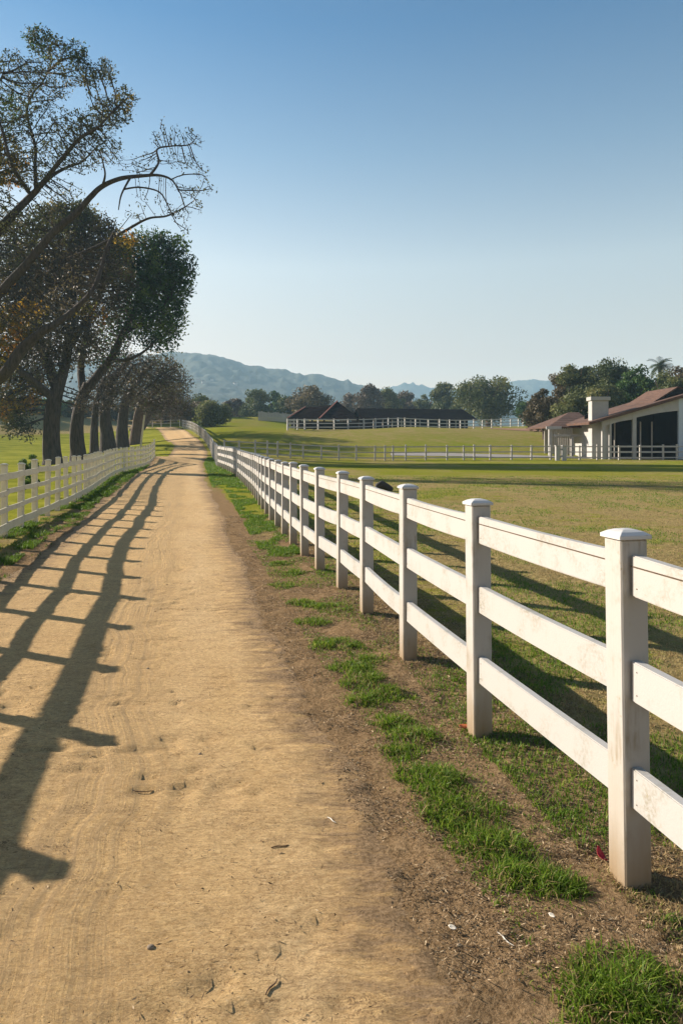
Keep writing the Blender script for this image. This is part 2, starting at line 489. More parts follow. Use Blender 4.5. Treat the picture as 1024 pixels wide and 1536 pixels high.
def relief(x, y):
    """small bumps of the ground, fading out with distance"""
    f = 1 / (1 + (np.hypot(x, y)/14.0)**2)
    return f * ((fbm(x*1.6, y*1.6, 3, 3)-.5)*.05 + (fbm(x*11, y*17, 9, 4)-.5)*.042)

def build_ground():
    xs = spaced(-1400, 1400, -4.6, 5.6, .045, 1.045)
    ys = spaced(-160, 2300, 1.6, 9.0, .045, 1.022)
    X, Y = np.meshgrid(xs, ys)
    Z = terrain(X, Y)
    L, R = lane_edges(Y)
    wl, wr = edge_wiggle(ys)
    inside = np.minimum(X - (L+wl[:, None]), (R+wr[:, None]) - X)
    dip = sstep(.10, .55, inside) * np.where((Y > -5) & (Y < 136), 1, 0)
    Z = Z + relief(X, Y) - dip*.09
    # masks
    rf_x = np.interp(Y, [p[1] for p in R_POSTS], [p[0] for p in R_POSTS])
    lf_x = np.interp(Y, [p[1] for p in L_POSTS], [p[0] for p in L_POSTS])
    right = X - rf_x
    d = Y
    # green: field gets greener with distance; near it is dry
    g = .24 + .14*sstep(9, 24, d) + .24*sstep(24, 42, d)
    g = g + (fbm(X*.35, Y*.22, 31, 3)-.5)*.7*(1 - sstep(60, 90, d)*.6)
    g = g + .10*np.exp(-((right-1.0)/.8)**2)*(d < 14)
    hillf = sstep(72, 100, d)*(X > -22)
    g = g - .28*hillf*(fbm(X*.05, Y*.1, 41, 3))
    g = np.where(Y > 130, .35, g)
    # left lawn bright
    lawn = (X < lf_x - .3)
    g = np.where(lawn, 1.5, g)
    g = np.where(lawn & (Y > 120), .0, g)
    bank = sstep(0, 6, (Y - 106) + (-42 - X)*.6) * (X < -22)
    g = np.where(lawn, g*(1-bank), g)
    # verges
    verge = (X > R) & (X < rf_x + .25)
    g = np.where(verge, .26 + .5*sstep(11, 20, d), g)
    lv = (X < L) & (X > lf_x - .3)
    g = np.where(lv, .40 - .25*sstep(.4, 1.2, X - lf_x)*(d < 30) + .3*sstep(30, 45, d), g)
    lvs = lv & (d < 34)
    soil = np.zeros_like(X) + .12
    soil = np.where(verge, .85 - .55*sstep(7, 16, d), soil)
    soil = np.where(lvs, .35 + .4*sstep(.3, 1.0, X - lf_x), soil)
    soil = np.maximum(soil, .75*np.exp(-(right/.55)**2)*(d < 12))
    soil = np.maximum(soil, np.where(inside > -.35, .95*(1-sstep(14, 30, d)*.5), 0))
    soil = np.where(Y > 130, .1, soil)
    soil = np.where((X > 5) & (X < 60) & (Y < 12), soil, soil)
    nx, ny = len(xs), len(ys)
    idx = np.arange(nx*ny).reshape(ny, nx)
    fa = np.stack([idx[:-1, :-1], idx[:-1, 1:], idx[1:, 1:], idx[1:, :-1]], -1).reshape(-1, 4)
    me = np_mesh('ground', np.stack([X, Y, Z], -1).reshape(-1, 3), fa, {'green': g.ravel(), 'soil': soil.ravel()}, True)
    o = link_mesh('ground', me, M['ground'])
    o['kind'] = 'structure'
build_ground()

def build_lane():
    ds = [-3.5]; s = .04
    while ds[-1] < 135:
        d = ds[-1]; ds.append(d + max(.035, .006*max(d, 0)))
    ds = np.array(ds)
    K = 130
    t = np.linspace(0, 1, K)
    L, R = lane_edges(ds)
    wl, wr = edge_wiggle(ds)
    L = L + wl; R = R + wr
    X = L[:, None] + (R-L)[:, None]*t[None, :]
    Y = np.repeat(ds[:, None], K, 1)
    W = (R-L)[:, None]
    e = np.minimum(t, 1-t)[None, :]*W
    Z = terrain(X, Y)
    f = 1 / (1 + (Y/12.0)**2)
    micro = f * ((fbm(X*1.1, Y*1.1, 61, 2)-.5)*.014 + (fbm(X*9, Y*17, 62, 4)-.5)*.013)
    # shallow scuffs and hoof marks
    sc = fbm(X*5.2, Y*13, 63, 4)
    micro -= f*sstep(.59, .71, sc)*.018*sstep(.42, .58, fbm(X*1.2, Y*1.9, 67, 2))
    u = W*(1-t[None, :])
    micro += f*(vnoise(u*24, Y*.22, 65)-.5)*.010*sstep(.95, 1.15, u)*(1-sstep(1.5, 1.8, u))
    rel = relief(X, Y)
    Z = Z + rel*(1-sstep(.05, .55, e)) + micro*sstep(0, .4, e) + .003*sstep(0, .12, e) - .010*(1-sstep(0, .06, e))
    n_, k_ = X.shape
    idx = np.arange(n_*k_).reshape(n_, k_)
    fa = np.stack([idx[:-1, :-1], idx[:-1, 1:], idx[1:, 1:], idx[1:, :-1]], -1).reshape(-1, 4)
    me = np_mesh('path', np.stack([X, Y, Z], -1).reshape(-1, 3), fa, {'edge': e.ravel()}, True)
    uvl = me.uv_layers.new(name='lane')
    vi = fa.ravel()
    uu = u.ravel()[vi]; vv = Y.ravel()[vi]
    uvl.data.foreach_set('uv', np.stack([uu, vv], -1).astype(np.float32).ravel())
    o = link_mesh('path', me, M['sand'])
    o['kind'] = 'structure'
build_lane()

def strip_on_terrain(name, centre, width, mat, lift=.03, n=40):
    """ribbon laid on the terrain along (x, y) points"""
    pts = polyline_points(centre, 0, max(.5, sum((Vector(b)-Vector(a)).length for a, b in zip(centre, centre[1:]))/n))
    V = []; Fa = []; K = 6
    for i, p in enumerate(pts):
        q = pts[min(i+1, len(pts)-1)] - pts[max(i-1, 0)]
        nn = Vector((-q.y, q.x)).normalized()
        ww = width(i/len(pts)) if callable(width) else width
        for k in range(K+1):
            s = (k/K - .5)*ww
            x, y = p.x + nn.x*s, p.y + nn.y*s
            V.append((x, y, gz(x, y) + lift))
    for i in range(len(pts)-1):
        for k in range(K):
            a = i*(K+1)+k
            Fa.append((a, a+1, a+K+2, a+K+1))
    o = link_mesh(name, np_mesh(name, np.array(V), np.array(Fa), None, True), mat)
    o['kind'] = 'structure'
    return o
strip_on_terrain('service_road', [(5.0, 71), (14, 70), (24, 68.8), (34, 67.6), (60, 66)], 3.6, M['gravel'], .035, 60)
strip_on_terrain('dirt_patch', [(22, 112), (27, 109), (32, 107.5), (37, 108)], lambda t: 1.0 + 5.5*math.sin(PI*min(1, max(0, t))), M['red_dirt'], .06, 30)

# ---------------------------------------------------------------- hills
def build_hills(name, prof, dr, front, back, seed, nx=420):
    px = np.array([p[0] for p in prof], float); py = np.array([p[1] for p in prof], float)
    xs = np.linspace(px[0], px[-1], nx)
    ts = np.concatenate([np.linspace(0, 1, 46), 1 + np.linspace(0, 1, 14)[1:]])
    yr = np.interp(xs, px, py)
    for k in (7, 5):
        kern = np.ones(k)/k; yr = np.convolve(np.pad(yr, k//2, mode='edge'), kern, 'valid')[:nx]
    V = []
    for t in ts:
        d = front + (dr-front)*t if t <= 1 else dr + (back-dr)*(t-1)
        Xs = (xs-CX)/F*d
        hr = (HY - yr)/F*dr + H
        s = (t**1.25) if t <= 1 else (1-(t-1)**1.3)
        gully = (fbm(Xs*.006, np.full(nx, d)*.004, seed, 4)-.5)*34*math.sin(PI*min(t, 1))*.8
        tops = (fbm(Xs*.09, np.full(nx, d)*.09, seed+5, 3)-.45)*5*min(1, t*1.5)
        bump = (vnoise(Xs*.09, np.full(nx, d)*.09, seed+8))**3*8*min(1, t)
        z = 2 + (hr-2)*s + gully + tops + bump
        z = np.where(t <= 0, 0, z) if t > 1e-6 else z*0
        V.append(np.stack([Xs, np.full(nx, d), z], -1))
    V = np.array(V); n_, k_ = V.shape[:2]
    idx = np.arange(n_*k_).reshape(n_, k_)
    fa = np.stack([idx[:-1, :-1], idx[:-1, 1:], idx[1:, 1:], idx[1:, :-1]], -1).reshape(-1, 4)
    o = link_mesh(name, np_mesh(name, V.reshape(-1, 3), fa, None, True), M['hill'])
    o['kind'] = 'structure'
build_hills('hills', [(-420, 600), (-150, 575), (60, 548), (180, 535), (272, 530), (300, 530), (335, 536), (360, 546), (395, 552), (430, 557), (455, 564), (470, 560), (505, 570), (550, 580), (600, 592), (650, 604), (760, 620), (900, 640)], 1150, 620, 1450, 11)
build_hills('hills', [(350, 640), (450, 605), (520, 592), (570, 586), (605, 576), (632, 578), (655, 584), (700, 588), (745, 580), (765, 572), (800, 569), (830, 574), (880, 572), (950, 580), (1040, 572), (1200, 560), (1400, 570)], 1850, 1350, 2200, 23)

# ---------------------------------------------------------------- fences
def rail_mesh(p, q, h, w, sag=0.0, groove=False):
    """a board from p to q in world space (origin at p)"""
    p = Vector(p); q = Vector(q); d = q-p; L = d.length
    x = d.normalized(); y = Vector((0, 0, 1)).cross(x).normalized(); z = x.cross(y)
    mb = MB(); n = 6
    segs = []
    for i in range(n+1):
        t = i/n
        c = x*(L*t) + Vector((0, 0, -sag*4*t*(1-t)))
        segs.append([c - y*w/2 - z*h/2, c + y*w/2 - z*h/2, c + y*w/2 + z*h/2, c - y*w/2 + z*h/2])
    for s in segs: mb.v += [tuple(v) for v in s]
    for i in range(n):
        a = i*4; b = a+4
        for k in range(4):
            j = (k+1) % 4
            mb.f.append((a+k, a+j, b+j, b+k))
    mb.f.append((3, 2, 1, 0)); mb.f.append((n*4, n*4+1, n*4+2, n*4+3))
    me = bpy.data.meshes.new('rail'); bm = bmesh.new()
    vs = [bm.verts.new(v) for v in mb.v]
    for f in mb.f: bm.faces.new([vs[i] for i in f])
    bmesh.ops.recalc_face_normals(bm, faces=bm.faces)
    ed = [e for e in bm.edges if e.calc_face_angle(0) > .8]
    bmesh.ops.bevel(bm, geom=ed, offset=.004, segments=2, affect='EDGES')
    bm.to_mesh(me); bm.free()
    return me

def post_proto(w, h, cap=True):
    mb = MB().box((-w/2, -w/2, -.12), (w/2, w/2, h - (.036 if cap else 0)))
    me = mb.mesh('post', .006)
    cm = None
    if cap:
        r = w/2 + .011; c = MB(); z0 = h-.0345
        rings = [(r, z0), (r, z0+.015), (r*.93, z0+.018), (r*.72, z0+.027), (r*.42, z0+.034), (r*.12, z0+.0365)]
        for rr, zz in rings:
            c.v += [(-rr, -rr, zz), (rr, -rr, zz), (rr, rr, zz), (-rr, rr, zz)]
        for i in range(len(rings)-1):
            for k in range(4):
                j = (k+1) % 4
                c.f.append((i*4+k, i*4+j, i*4+4+j, i*4+4+k))
        c.f.append((0, 3, 2, 1)); e = (len(rings)-1)*4; c.f.append((e, e+1, e+2, e+3))
        cm = c.mesh('cap', .0015)
    return me, cm

def right_fence():
    x0, y0 = R_POSTS[2]
    t = thing('rail_fence', (x0, y0, 0), 'white three-rail fence with capped posts running along the right side of the sandy lane', 'fence')
    w = .114
    pm, cm = post_proto(w, 1.36)
    n = len(R_POSTS)
    zs = [gz(*p) for p in R_POSTS]
    p0 = c0 = nail = None
    for i, (x, y) in enumerate(R_POSTS):
        a = Vector(R_POSTS[max(i-1, 0)]); b = Vector(R_POSTS[min(i+1, n-1)])
        ang = math.atan2((b-a).y, (b-a).x) - PI/2 + random.uniform(-.02, .02)
        if p0 is None:
            p0 = link_mesh('post', pm, M['post_white'], t)
            c0 = link_mesh('cap', cm, M['cap_white'], p0)
            o, c = p0, c0
        else:
            o = p0.copy(); COL.objects.link(o); o.parent = t
            c = c0.copy(); COL.objects.link(c); c.parent = o
        o.location = (x-x0, y-y0, zs[i] + random.uniform(-.006, .006) - (.03 if i > 9 else 0))
        o.rotation_euler = (random.uniform(-.011, .011), random.uniform(-.011, .011), ang)
    for k, (zc, nm) in enumerate(((1.19, 'top_rail'), (.79, 'middle_rail'), (.385, 'bottom_rail'))):
        for i in range(n-1):
            a = Vector((*R_POSTS[i], zs[i]+zc)); b = Vector((*R_POSTS[i+1], zs[i+1]+zc))
            d = (b-a).normalized(); side = Vector((-d.y, d.x, 0))    # towards the lane
            off = side*.012
            e = .0545
            jz = random.uniform(-.008, .008) if i > 2 else 0
            jz2 = random.uniform(-.008, .008) if i > 2 else 0
            pa = a + d*e + off + Vector((0, 0, jz)); pb = b - d*e + off + Vector((0, 0, jz2))
            me = rail_mesh(pa, pb, .152 if k else .155, .042, random.uniform(0, .012))
            o = link_mesh(nm, me, M['rail_white'], t, pa - Vector((x0, y0, 0)))
            if i < 5:
                Lr = (pb-pa).length; ax = (pb-pa).normalized()
                for s_ in (.035, Lr-.035):
                    for h_ in (-.045, .04):
                        c_ = ax*s_ + side*.0212 + Vector((0, 0, h_ + random.uniform(-.006, .006)))
                        if nail is None: nail = MB().box((-.0022,)*3, (.0022,)*3).mesh('nail', .0006)
                        link_mesh('nail', nail, M['groove'], o, c_)
            if k == 0:
                # shadow-gap between the rail and its cap strip
                me2 = rail_mesh(pa + side*.0215 + Vector((0,0,.036)), pb + side*.0215 + Vector((0,0,.036)), .0045, .0025, 0)
                g = link_mesh('groove', me2, M['groove'], o)
                g.location = side*.0215 + Vector((0, 0, .036))
                # nearly flush along the board's slight sag
right_fence()

def left_fence():
    x0, y0 = L_POSTS[6]
    t = thing('rail_fence', (x0, y0, 0), 'cream weathered board fence on the left verge of the lane, beneath the row of trees', 'fence')
    pm, cm = post_proto(.105, 1.30)
    n = len(L_POSTS); zs = [gz(*p) for p in L_POSTS]
    p0 = None
    for i, (x, y) in enumerate(L_POSTS):
        a = Vector(L_POSTS[max(i-1, 0)]); b = Vector(L_POSTS[min(i+1, n-1)])
        ang = math.atan2((b-a).y, (b-a).x) - PI/2 + random.uniform(-.04, .04)
        if p0 is None:
            p0 = link_mesh('post', pm, M['old_white'], t)
            c0 = link_mesh('cap', cm, M['old_white'], p0); o, c = p0, c0
        else:
            o = p0.copy(); COL.objects.link(o); o.parent = t
            c = c0.copy(); COL.objects.link(c); c.parent = o
        o.location = (x-x0, y-y0, zs[i] + random.uniform(-.02, .03))
        o.rotation_euler = (random.uniform(-.02, .02), random.uniform(-.02, .02), ang)
    for k, (zc, hh, nm) in enumerate(((1.09, .115, 'top_rail'), (.80, .088, 'upper_rail'), (.51, .088, 'lower_rail'), (.20, .14, 'bottom_rail'))):
        for i in range(n-1):
            a = Vector((*L_POSTS[i], zs[i]+zc)); b = Vector((*L_POSTS[i+1], zs[i+1]+zc))
            d = (b-a).normalized(); side = Vector((d.y, -d.x, 0))
            j1, j2 = random.uniform(-.018, .018), random.uniform(-.018, .018)
            pa = a + side*.069 - d*.058 + Vector((0, 0, j1)); pb = b + side*.069 + d*.058*(1 if i < n-2 else 1) + Vector((0, 0, j2))
            pb = pb - d*.0605*2*.5
            pa = pa + d*.0  # boards butt at post centres
            me = rail_mesh(a + side*.069 + d*.002 + Vector((0,0,j1)), b + side*.069 - d*.002 + Vector((0,0,j2)), hh, .03, random.uniform(-.004, .015))
            link_mesh(nm, me, M['old_white'], t, (a + side*.069 + d*.002 + Vector((0,0,j1))) - Vector((x0, y0, 0)))
    # upright battens nailed on the field side between posts
    bm0 = MB().box((-.05, -.014, -.06), (.05, .014, 1.12)).mesh('batten', .003)
    for i in range(17, n-1):
        a = Vector((*L_POSTS[i], 0)); b = Vector((*L_POSTS[i+1], 0))
        d = (b-a).normalized(); side = Vector((d.y, -d.x, 0))
        for q in ((.36, .68) if i % 2 else (.5,)):
            p = a.lerp(b, q + random.uniform(-.05, .05)) + side*.0385
            o = link_mesh('batten', bm0, M['old_white'], t, (p.x-x0, p.y-y0, gz(p.x, p.y) + random.uniform(-.05, .12)))
            o.rotation_euler = (0, random.uniform(-.02, .02), math.atan2(d.y, d.x))
left_fence()

def simple_fence(label, pts, h, rails, mat, pw=.12, rw=.05, rh=.10, extra=0.0, irregular=0.0, rail_hide=None):
    """pts: list of (x, y) post positions; rails: heights"""
    x0, y0 = pts[0]; z0 = gz(x0, y0)
    t = thing('rail_fence', (x0, y0, z0), label, 'fence')
    zs = [gz(*p) for p in pts]
    for i, (x, y) in enumerate(pts):
        hh = h*(1 + random.uniform(-irregular, irregular*1.6))
        a = Vector(pts[max(i-1, 0)]); b = Vector(pts[min(i+1, len(pts)-1)])
        o = MB().box((-pw/2, -pw/2, -.2), (pw/2, pw/2, hh)).build('post', mat, t, .01)
        o.location = (x-x0, y-y0, zs[i]-z0)
        o.rotation_euler = (random.uniform(-1, 1)*irregular*.3, random.uniform(-1, 1)*irregular*.4, math.atan2((b-a).y, (b-a).x))
    for k, zc in enumerate(rails):
        nm = ('top_rail', 'middle_rail', 'bottom_rail', 'foot_rail', 'low_rail')[k]
        for i in range(len(pts)-1):
            a = Vector((*pts[i], zs[i]+zc)); b = Vector((*pts[i+1], zs[i+1]+zc))
            d = (b-a).normalized(); side = Vector((d.y, -d.x, 0)).normalized()
            o_ = side*(pw/2 + rw/2 + .003)
            ja, jb = (Vector((0, 0, random.uniform(-1, 1)*irregular*.35)) for _ in range(2))
            mb = MB().beam(a + o_ + ja + d*.003, b + o_ + jb - d*.003, rw, rh)
            o = mb.build(nm, mat, t); o.location = (-x0, -y0, -z0)
    return t

# paddock fence across the field
pad_px = [338, 360, 384, 402, 417, 436, 455, 482, 508, 534, 562, 577, 589, 608, 638, 670, 695, 711, 735, 767, 797, 826, 870, 897, 930, 962, 997, 1018, 1050, 1085]
simple_fence('long grey-white paddock fence crossing the whole field in front of the stable', [(GX(p, 64), 64 + (p-700)*.0015) for p in pad_px], 1.36, (1.22, .72, .22), M['grey_white'], .15, .05, .10, irregular=.04)
# far fence in front of the barns
far_px = [431, 446, 457, 477, 501, 522, 545, 563, 582, 597, 607, 623, 642, 659, 674, 690, 710, 723, 737, 751, 765, 777, 784]
def far_d(p): return 95 + (p-431)/(784-431)*28
simple_fence('distant white three-rail fence on the rise in front of the dark-roofed barns', [(GX(p, far_d(p)), far_d(p)) for p in far_px], 1.5, (1.40, .85, .32), M['far_white'], .17, .06, .13, irregular=.03)
# corner running back at its left end
simple_fence('short white fence returning behind the left corner of the barn yard', [(GX(432, 97), 97), (GX(441, 102), 102), (GX(449, 108), 108)], 1.45, (1.35, .85, .32), M['far_white'], .15, .05, .11, irregular=.03)
# lane fence on the rise: continues behind the kink
rise = [(GX(p_, d_), d_) for p_, d_ in ((326.5, 45.2), (323.5, 50), (320.5, 56), (318, 63), (315.5, 71), (311, 79), (304, 87), (294, 96), (281, 106), (272, 112))]
rise_posts = [(p.x, p.y) for p in polyline_points(rise, 0, 1.7)]
simple_fence('white fence climbing the rise where the lane bends away to the left', rise_posts, 1.30, (1.15, .76, .38), M['far_white'], .13, .05, .19, irregular=.02)
# wire-and-post fence across the head of the lane
simple_fence('low pale fence closing off the lane at the top of the rise', [(GX(p, 119), 119) for p in (205, 217, 229, 242, 256, 270)], 1.3, (1.2, .7), M['far_white'], .12, .05, .07, irregular=.03)

# stockade at the edge of the far wood
def stockade():
    a = Vector((GX(388, 150), 150)); b = Vector((GX(462, 150), 150)); z0 = gz(a.x, a.y)
    t = thing('paling_fence', (a.x, a.y, z0), 'grey upright-board fence at the foot of the far trees', 'fence')
    for i in range(36):
        p = a.lerp(b, i/35)
        o = MB().box((-.13, -.03, -.3), (.13, .03, 1.9 + random.uniform(-.15, .15))).build('board', M['slat_grey'], t, 0)
        o.location = (p.x-a.x, p.y-a.y, gz(p.x, p.y)-z0)
    for zz in (.5, 1.5):
        m = MB()
        m.beam((a.x, a.y+.07, gz(a.x, a.y)+zz), (b.x, b.y+.07, gz(b.x, b.y)+zz), .06, .1)
        o = m.build('rail', M['slat_grey'], t); o.location = (-a.x, -a.y, -z0)
stockade()

# the short stout white gate posts by the stable yard
def gate_post():
    x, y = GX(839, 62.6), 62.6; z = gz(x, y)
    t = thing('gate_post', (x, y, z), 'stubby white gate post pair standing in front of the paddock fence', 'gate post')
    for dx in (-.22, .38):
        p = MB().box((dx-.17, -.17, -.1), (dx+.17, .17, 1.28)).build('post', M['wall_white'], t, .02)
        c = MB(); c.box((dx-.22, -.22, 1.283), (dx+.22, .22, 1.36)); c.build('cap', M['wall_white'], p, .02)
    MB().box((-.047, -.05, .92), (.207, .05, 1.08)).build('crosspiece', M['wall_white'], t, .01)
    MB().box((-.047, -.05, .32), (.207, .05, .46)).build('crosspiece', M['wall_white'], t, .01)
gate_post()

# ---------------------------------------------------------------- buildings
def hip_barn():
    d = 108
    c = P(484, 640, d); zb = 2.7
    t = thing('barn', (c.x, d, zb), 'dark hip-roofed open barn with red ridge tiles behind the far white fence', 'barn')
    def Q(x, y, dd): 
        p = P(x, y, dd); return (p.x - c.x, p.y - d, p.z - zb)
    # left roof : lower wing, eave 432..505, ridge (455..490, 610)
    e0 = Q(431, 628, 104); e1 = Q(500, 628, 104); r0 = Q(458, 611, 109); r1 = Q(500, 608, 109); b0 = Q(438, 628, 114); b1 = Q(505, 628, 114)
    def roof(name, faces, mat, par, thick=.18):
        mb = MB()
        for f in faces:
            mb.prism([Vector(p) for p in f], (0, 0, -thick))
        return mb.build(name, mat, par)
    roof('roof', [(e0, e1, r1, r0), (b1, b0, r0, r1), (b0, e0, r0)], M['dark_roof'], t)
    e2 = Q(479, 628.5, 103); e3 = Q(538, 629, 103); pk = Q(506, 602, 109); b2 = Q(485, 628.5, 115); b3 = Q(540, 628.5, 115)
    rf = roof('roof', [(e2, e3, pk), (e3, b3, pk), (b3, b2, pk), (b2, e2, pk)], M['dark_roof'], t)
    mb = MB()
    mb.beam(Vector(e2)+Vector((0, -.05, .12)), Vector(pk)+Vector((0, 0, .10)), .22, .10)
    mb.build('ridge_tiles', M['ridge_red'], rf)
    mb = MB(); mb.beam(Vector(e0)+Vector((0, -.05, .12)), Vector(r0)+Vector((0, 0, .10)), .18, .10)
    mb.build('ridge_tiles', M['ridge_red'], t)
    # posts and walls
    hz = e0[2]-.15
    for x, dd in ((433, 104.6), (450, 104.6), (468, 104.6), (486, 103.6), (503, 103.6), (520, 103.6), (536, 103.6)):
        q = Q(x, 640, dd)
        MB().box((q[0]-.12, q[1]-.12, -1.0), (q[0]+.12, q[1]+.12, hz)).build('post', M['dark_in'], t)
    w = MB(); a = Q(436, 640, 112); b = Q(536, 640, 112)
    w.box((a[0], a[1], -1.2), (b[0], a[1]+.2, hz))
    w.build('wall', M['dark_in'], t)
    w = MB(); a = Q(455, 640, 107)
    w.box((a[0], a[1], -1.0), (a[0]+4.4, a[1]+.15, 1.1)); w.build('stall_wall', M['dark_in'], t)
hip_barn()

def long_barn():
    d = 122; a = P(545, 640, d); b = P(716, 640, d+5); zb = 3.0
    t = thing('barn', (a.x, d, zb), 'long low barn with a plain black roof behind the far white fence', 'barn')
    L = b.x - a.x
    ze = P(0, 627.5, d).z - zb; zr = P(0, 612, d+4).z - zb
    M4 = Matrix.Rotation(math.atan2(5, L), 4, 'Z')
    def T(p): return M4 @ Vector(p)
    mb = MB()
    mb.prism([T((-.5, 0, ze)), T((L+.6, 0, ze)), T((L-.4, 4.5, zr)), T((0, 4.5, zr))], (0, 0, -.16))
    mb.prism([T((L+.6, 9, ze)), T((-.5, 9, ze)), T((0, 4.5, zr)), T((L-.4, 4.5, zr))], (0, 0, -.16))
    mb.build('roof', M['dark_roof'], t)
    w = MB()
    w.box((0, 3.0, -1.2), (L, 3.2, ze+.4), M4); w.box((0, 8.2, -1.2), (L, 8.4, ze), M4)
    w.box((0, 3.2, -1.2), (.2, 8.2, ze), M4); w.box((L-.2, 3.2, -1.2), (L, 8.2, ze), M4)
    w.build('wall', M['dark_in'], t)
    for i in range(13):
        x = .1 + (L-.3)*i/12
        MB().box((x, .2, -1.2), (x+.16, .36, ze-.17), M4).build('post', M['slat_grey'], t)
    for i in (1, 3, 6, 7, 9, 10):
        x = .1 + (L-.3)*i/12
        MB().box((x+.3, .9, -.8), (x+1.3, 1.0, 1.0), M4).build('stall_gate', M['wall_blue'] if i > 6 else M['slat_grey'], t)
long_barn()

def stable():
    d = 66.0
    ox = GX(882, d); zb = gz(30, 66)
    t = thing('stable', (ox, d, zb), 'white open-fronted stable with brown shingle roof and a square white chimney at the right edge', 'stable')
    def Q(x, y, dd=d):
        p = P(x, y, dd); return Vector((p.x-ox, p.y-d, p.z-zb))
    depth = 11.0
    # main roof plane rising to the right, eaves left at (882,633)
    eL = Q(882, 633.5); rT = Q(1019, 593); 
    slope = (rT.z-eL.z)/(rT.x-eL.x)
    xr = 12.5                                    # ridge, beyond the frame
    zr = eL.z + slope*xr
    rf = MB()
    rf.prism([Vector((-.1, -.35, eL.z)), Vector((xr, -.35, zr)), Vector((xr, depth, zr)), Vector((-.1, depth, eL.z))], (0, 0, -.22))
    rf.prism([Vector((xr+.003, -.35, zr)), Vector((2*xr, -.35, eL.z)), Vector((2*xr, depth, eL.z)), Vector((xr+.003, depth, zr))], (0, 0, -.22))
    r = rf.build('roof', M['shingle'], t)
    # raised monitor roof at the top
    m0 = Q(983, 592); m1 = Q(1013, 577)
    mo = MB()
    zx = lambda x: eL.z + slope*x
    x0 = 6.7
    z0 = zx(x0)
    mo.prism([Vector((x0, 1.2, z0+.05)), Vector((x0+2.3, 1.2, z0+1.5)), Vector((x0+2.3, 8, z0+1.5)), Vector((x0, 8, z0+.05))], (0, 0, -.14))
    mo.prism([Vector((x0+2.3, 1.2, z0+1.5)), Vector((x0+4.8, 1.2, z0+.75)), Vector((x0+4.8, 8, z0+.75)), Vector((x0+2.3, 8, z0+1.5))], (0, 0, -.14))
    mo.build('monitor_roof', M['shingle'], t)
    mo = MB(); mo.prism([Vector((x0+.5, 1.5, z0+.0)), Vector((x0+4.4, 1.5, z0+.5)), Vector((x0+4.4, 1.5, z0+.72)), Vector((x0+2.3, 1.5, z0+1.3))], (0, 6, 0))
    mo.build('monitor_wall', M['dark_in'], t)
    # barge board
    bb = MB(); bb.prism([Vector((-.05, -.42, eL.z-.02)), Vector((xr, -.42, zr-.02)), Vector((xr, -.42, zr-.30)), Vector((-.05, -.42, eL.z-.26))], (0, .06, 0))
    bb.build('barge_board', M['shingle'], t)
    # gable boarding with a shallow arched underside between posts
    xa = Q(905, 0).x; xb = Q(951, 0).x; xc = Q(1017, 0).x
    def top(x): return eL.z + slope*x - .24
    def gable(xa, xb, za, zb_, bow):
        n = 10; up = []; lo = []
        for i in range(n+1):
            f = i/n; x = xa + (xb-xa)*f
            up.append(Vector((x, 0, top(x))))
            lo.append(Vector((x, 0, za + (zb_-za)*f + bow*math.sin(PI*f))))
        return up, lo
    gb = MB()
    for (u0, u1, za, zb2, bow) in ((xa-.0, xb, Q(0, 640).z, Q(0, 629).z, .12), (xb, xc, Q(0, 627).z, Q(0, 616).z, .10)):
        up, lo = gable(u0, u1, za, zb2, bow)
        for i in range(len(up)-1):
            gb.prism([lo[i], lo[i+1], up[i+1], up[i]], (0, .18, 0))
    gb.build('gable', M['wall_white'], t)
    for x, w in ((xa, .34), (xa+.62, .18), (xb, .34)):
        MB().box((x-w/2, -.03, -.1), (x+w/2, .26, top(x)-.02)).build('post', M['wall_white'], t, .01)
    # right-hand pale blue end wall
    MB().box((xc, -.02, -.1), (xc+6.5, .22, top(xc)-.0)).build('end_wall', M['wall_blue'], t)
    # inner walls: back, side
    w = MB()
    w.box((xa, depth-.6, -.1), (xc+6.5, depth-.4, top(xa)))
    w.box((xc+.2, .22, -.1), (xc+.4, depth-.6, top(xc)-.1))
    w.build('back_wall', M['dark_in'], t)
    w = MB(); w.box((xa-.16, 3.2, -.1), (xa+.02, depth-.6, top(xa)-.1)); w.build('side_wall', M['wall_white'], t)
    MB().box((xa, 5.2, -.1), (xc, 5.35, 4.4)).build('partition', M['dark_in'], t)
    for x in (xa+1.6, xb+1.2, xb+2.3):
        MB().box((x, 1.6, -.1), (x+.1, 1.7, 3.6)).build('inner_post', M['slat_grey'], t)
    # low yard rail under the openings
    for k, zc in ((0, 1.22), (1, .70)):
        MB().box((xa+.18, -.02, zc-.08), (xb-.18, .05, zc+.08)).build('yard_rail', M['wall_white'], t)
        MB().box((xb+.18, -.02, zc-.08), (xc-.01, .05, zc+.08)).build('yard_rail', M['wall_white'], t)
    # chimney tower
    c0 = Q(882, 0, 67.2); c1 = Q(912, 0, 67.2)
    ch_top = Q(0, 601, 67.2).z
    ch = MB().box((c0.x+.22, .9, -.1), (c1.x-.12, 1.9, ch_top)).build('chimney', M['wall_white'], t, .01)
    MB().box((c0.x+.07, .77, ch_top+.003), (c1.x+.03, 2.03, ch_top+.36)).build('chimney_cap', M['wall_white'], ch, .02)
    # low wing on the left
    we = Q(0, 640, 72).z
    wx0 = Q(820, 0, 72).x; wx1 = Q(886, 0, 72).x
    wr = MB()
    A = Vector((wx0, 5.6, we)); B = Vector((wx1+.6, 5.6, we)); C_ = Vector((wx1+.6, 11.5, we+1.7)); D_ = Vector((wx0+4.0, 11.5, we+1.7)); E_ = Vector((wx0, 14, we))
    wr.prism([A, B, C_, D_], (0, 0, -.16)); wr.prism([E_, A, D_], (0, 0, -.16))
    wr.build('wing_roof', M['shingle'], t)
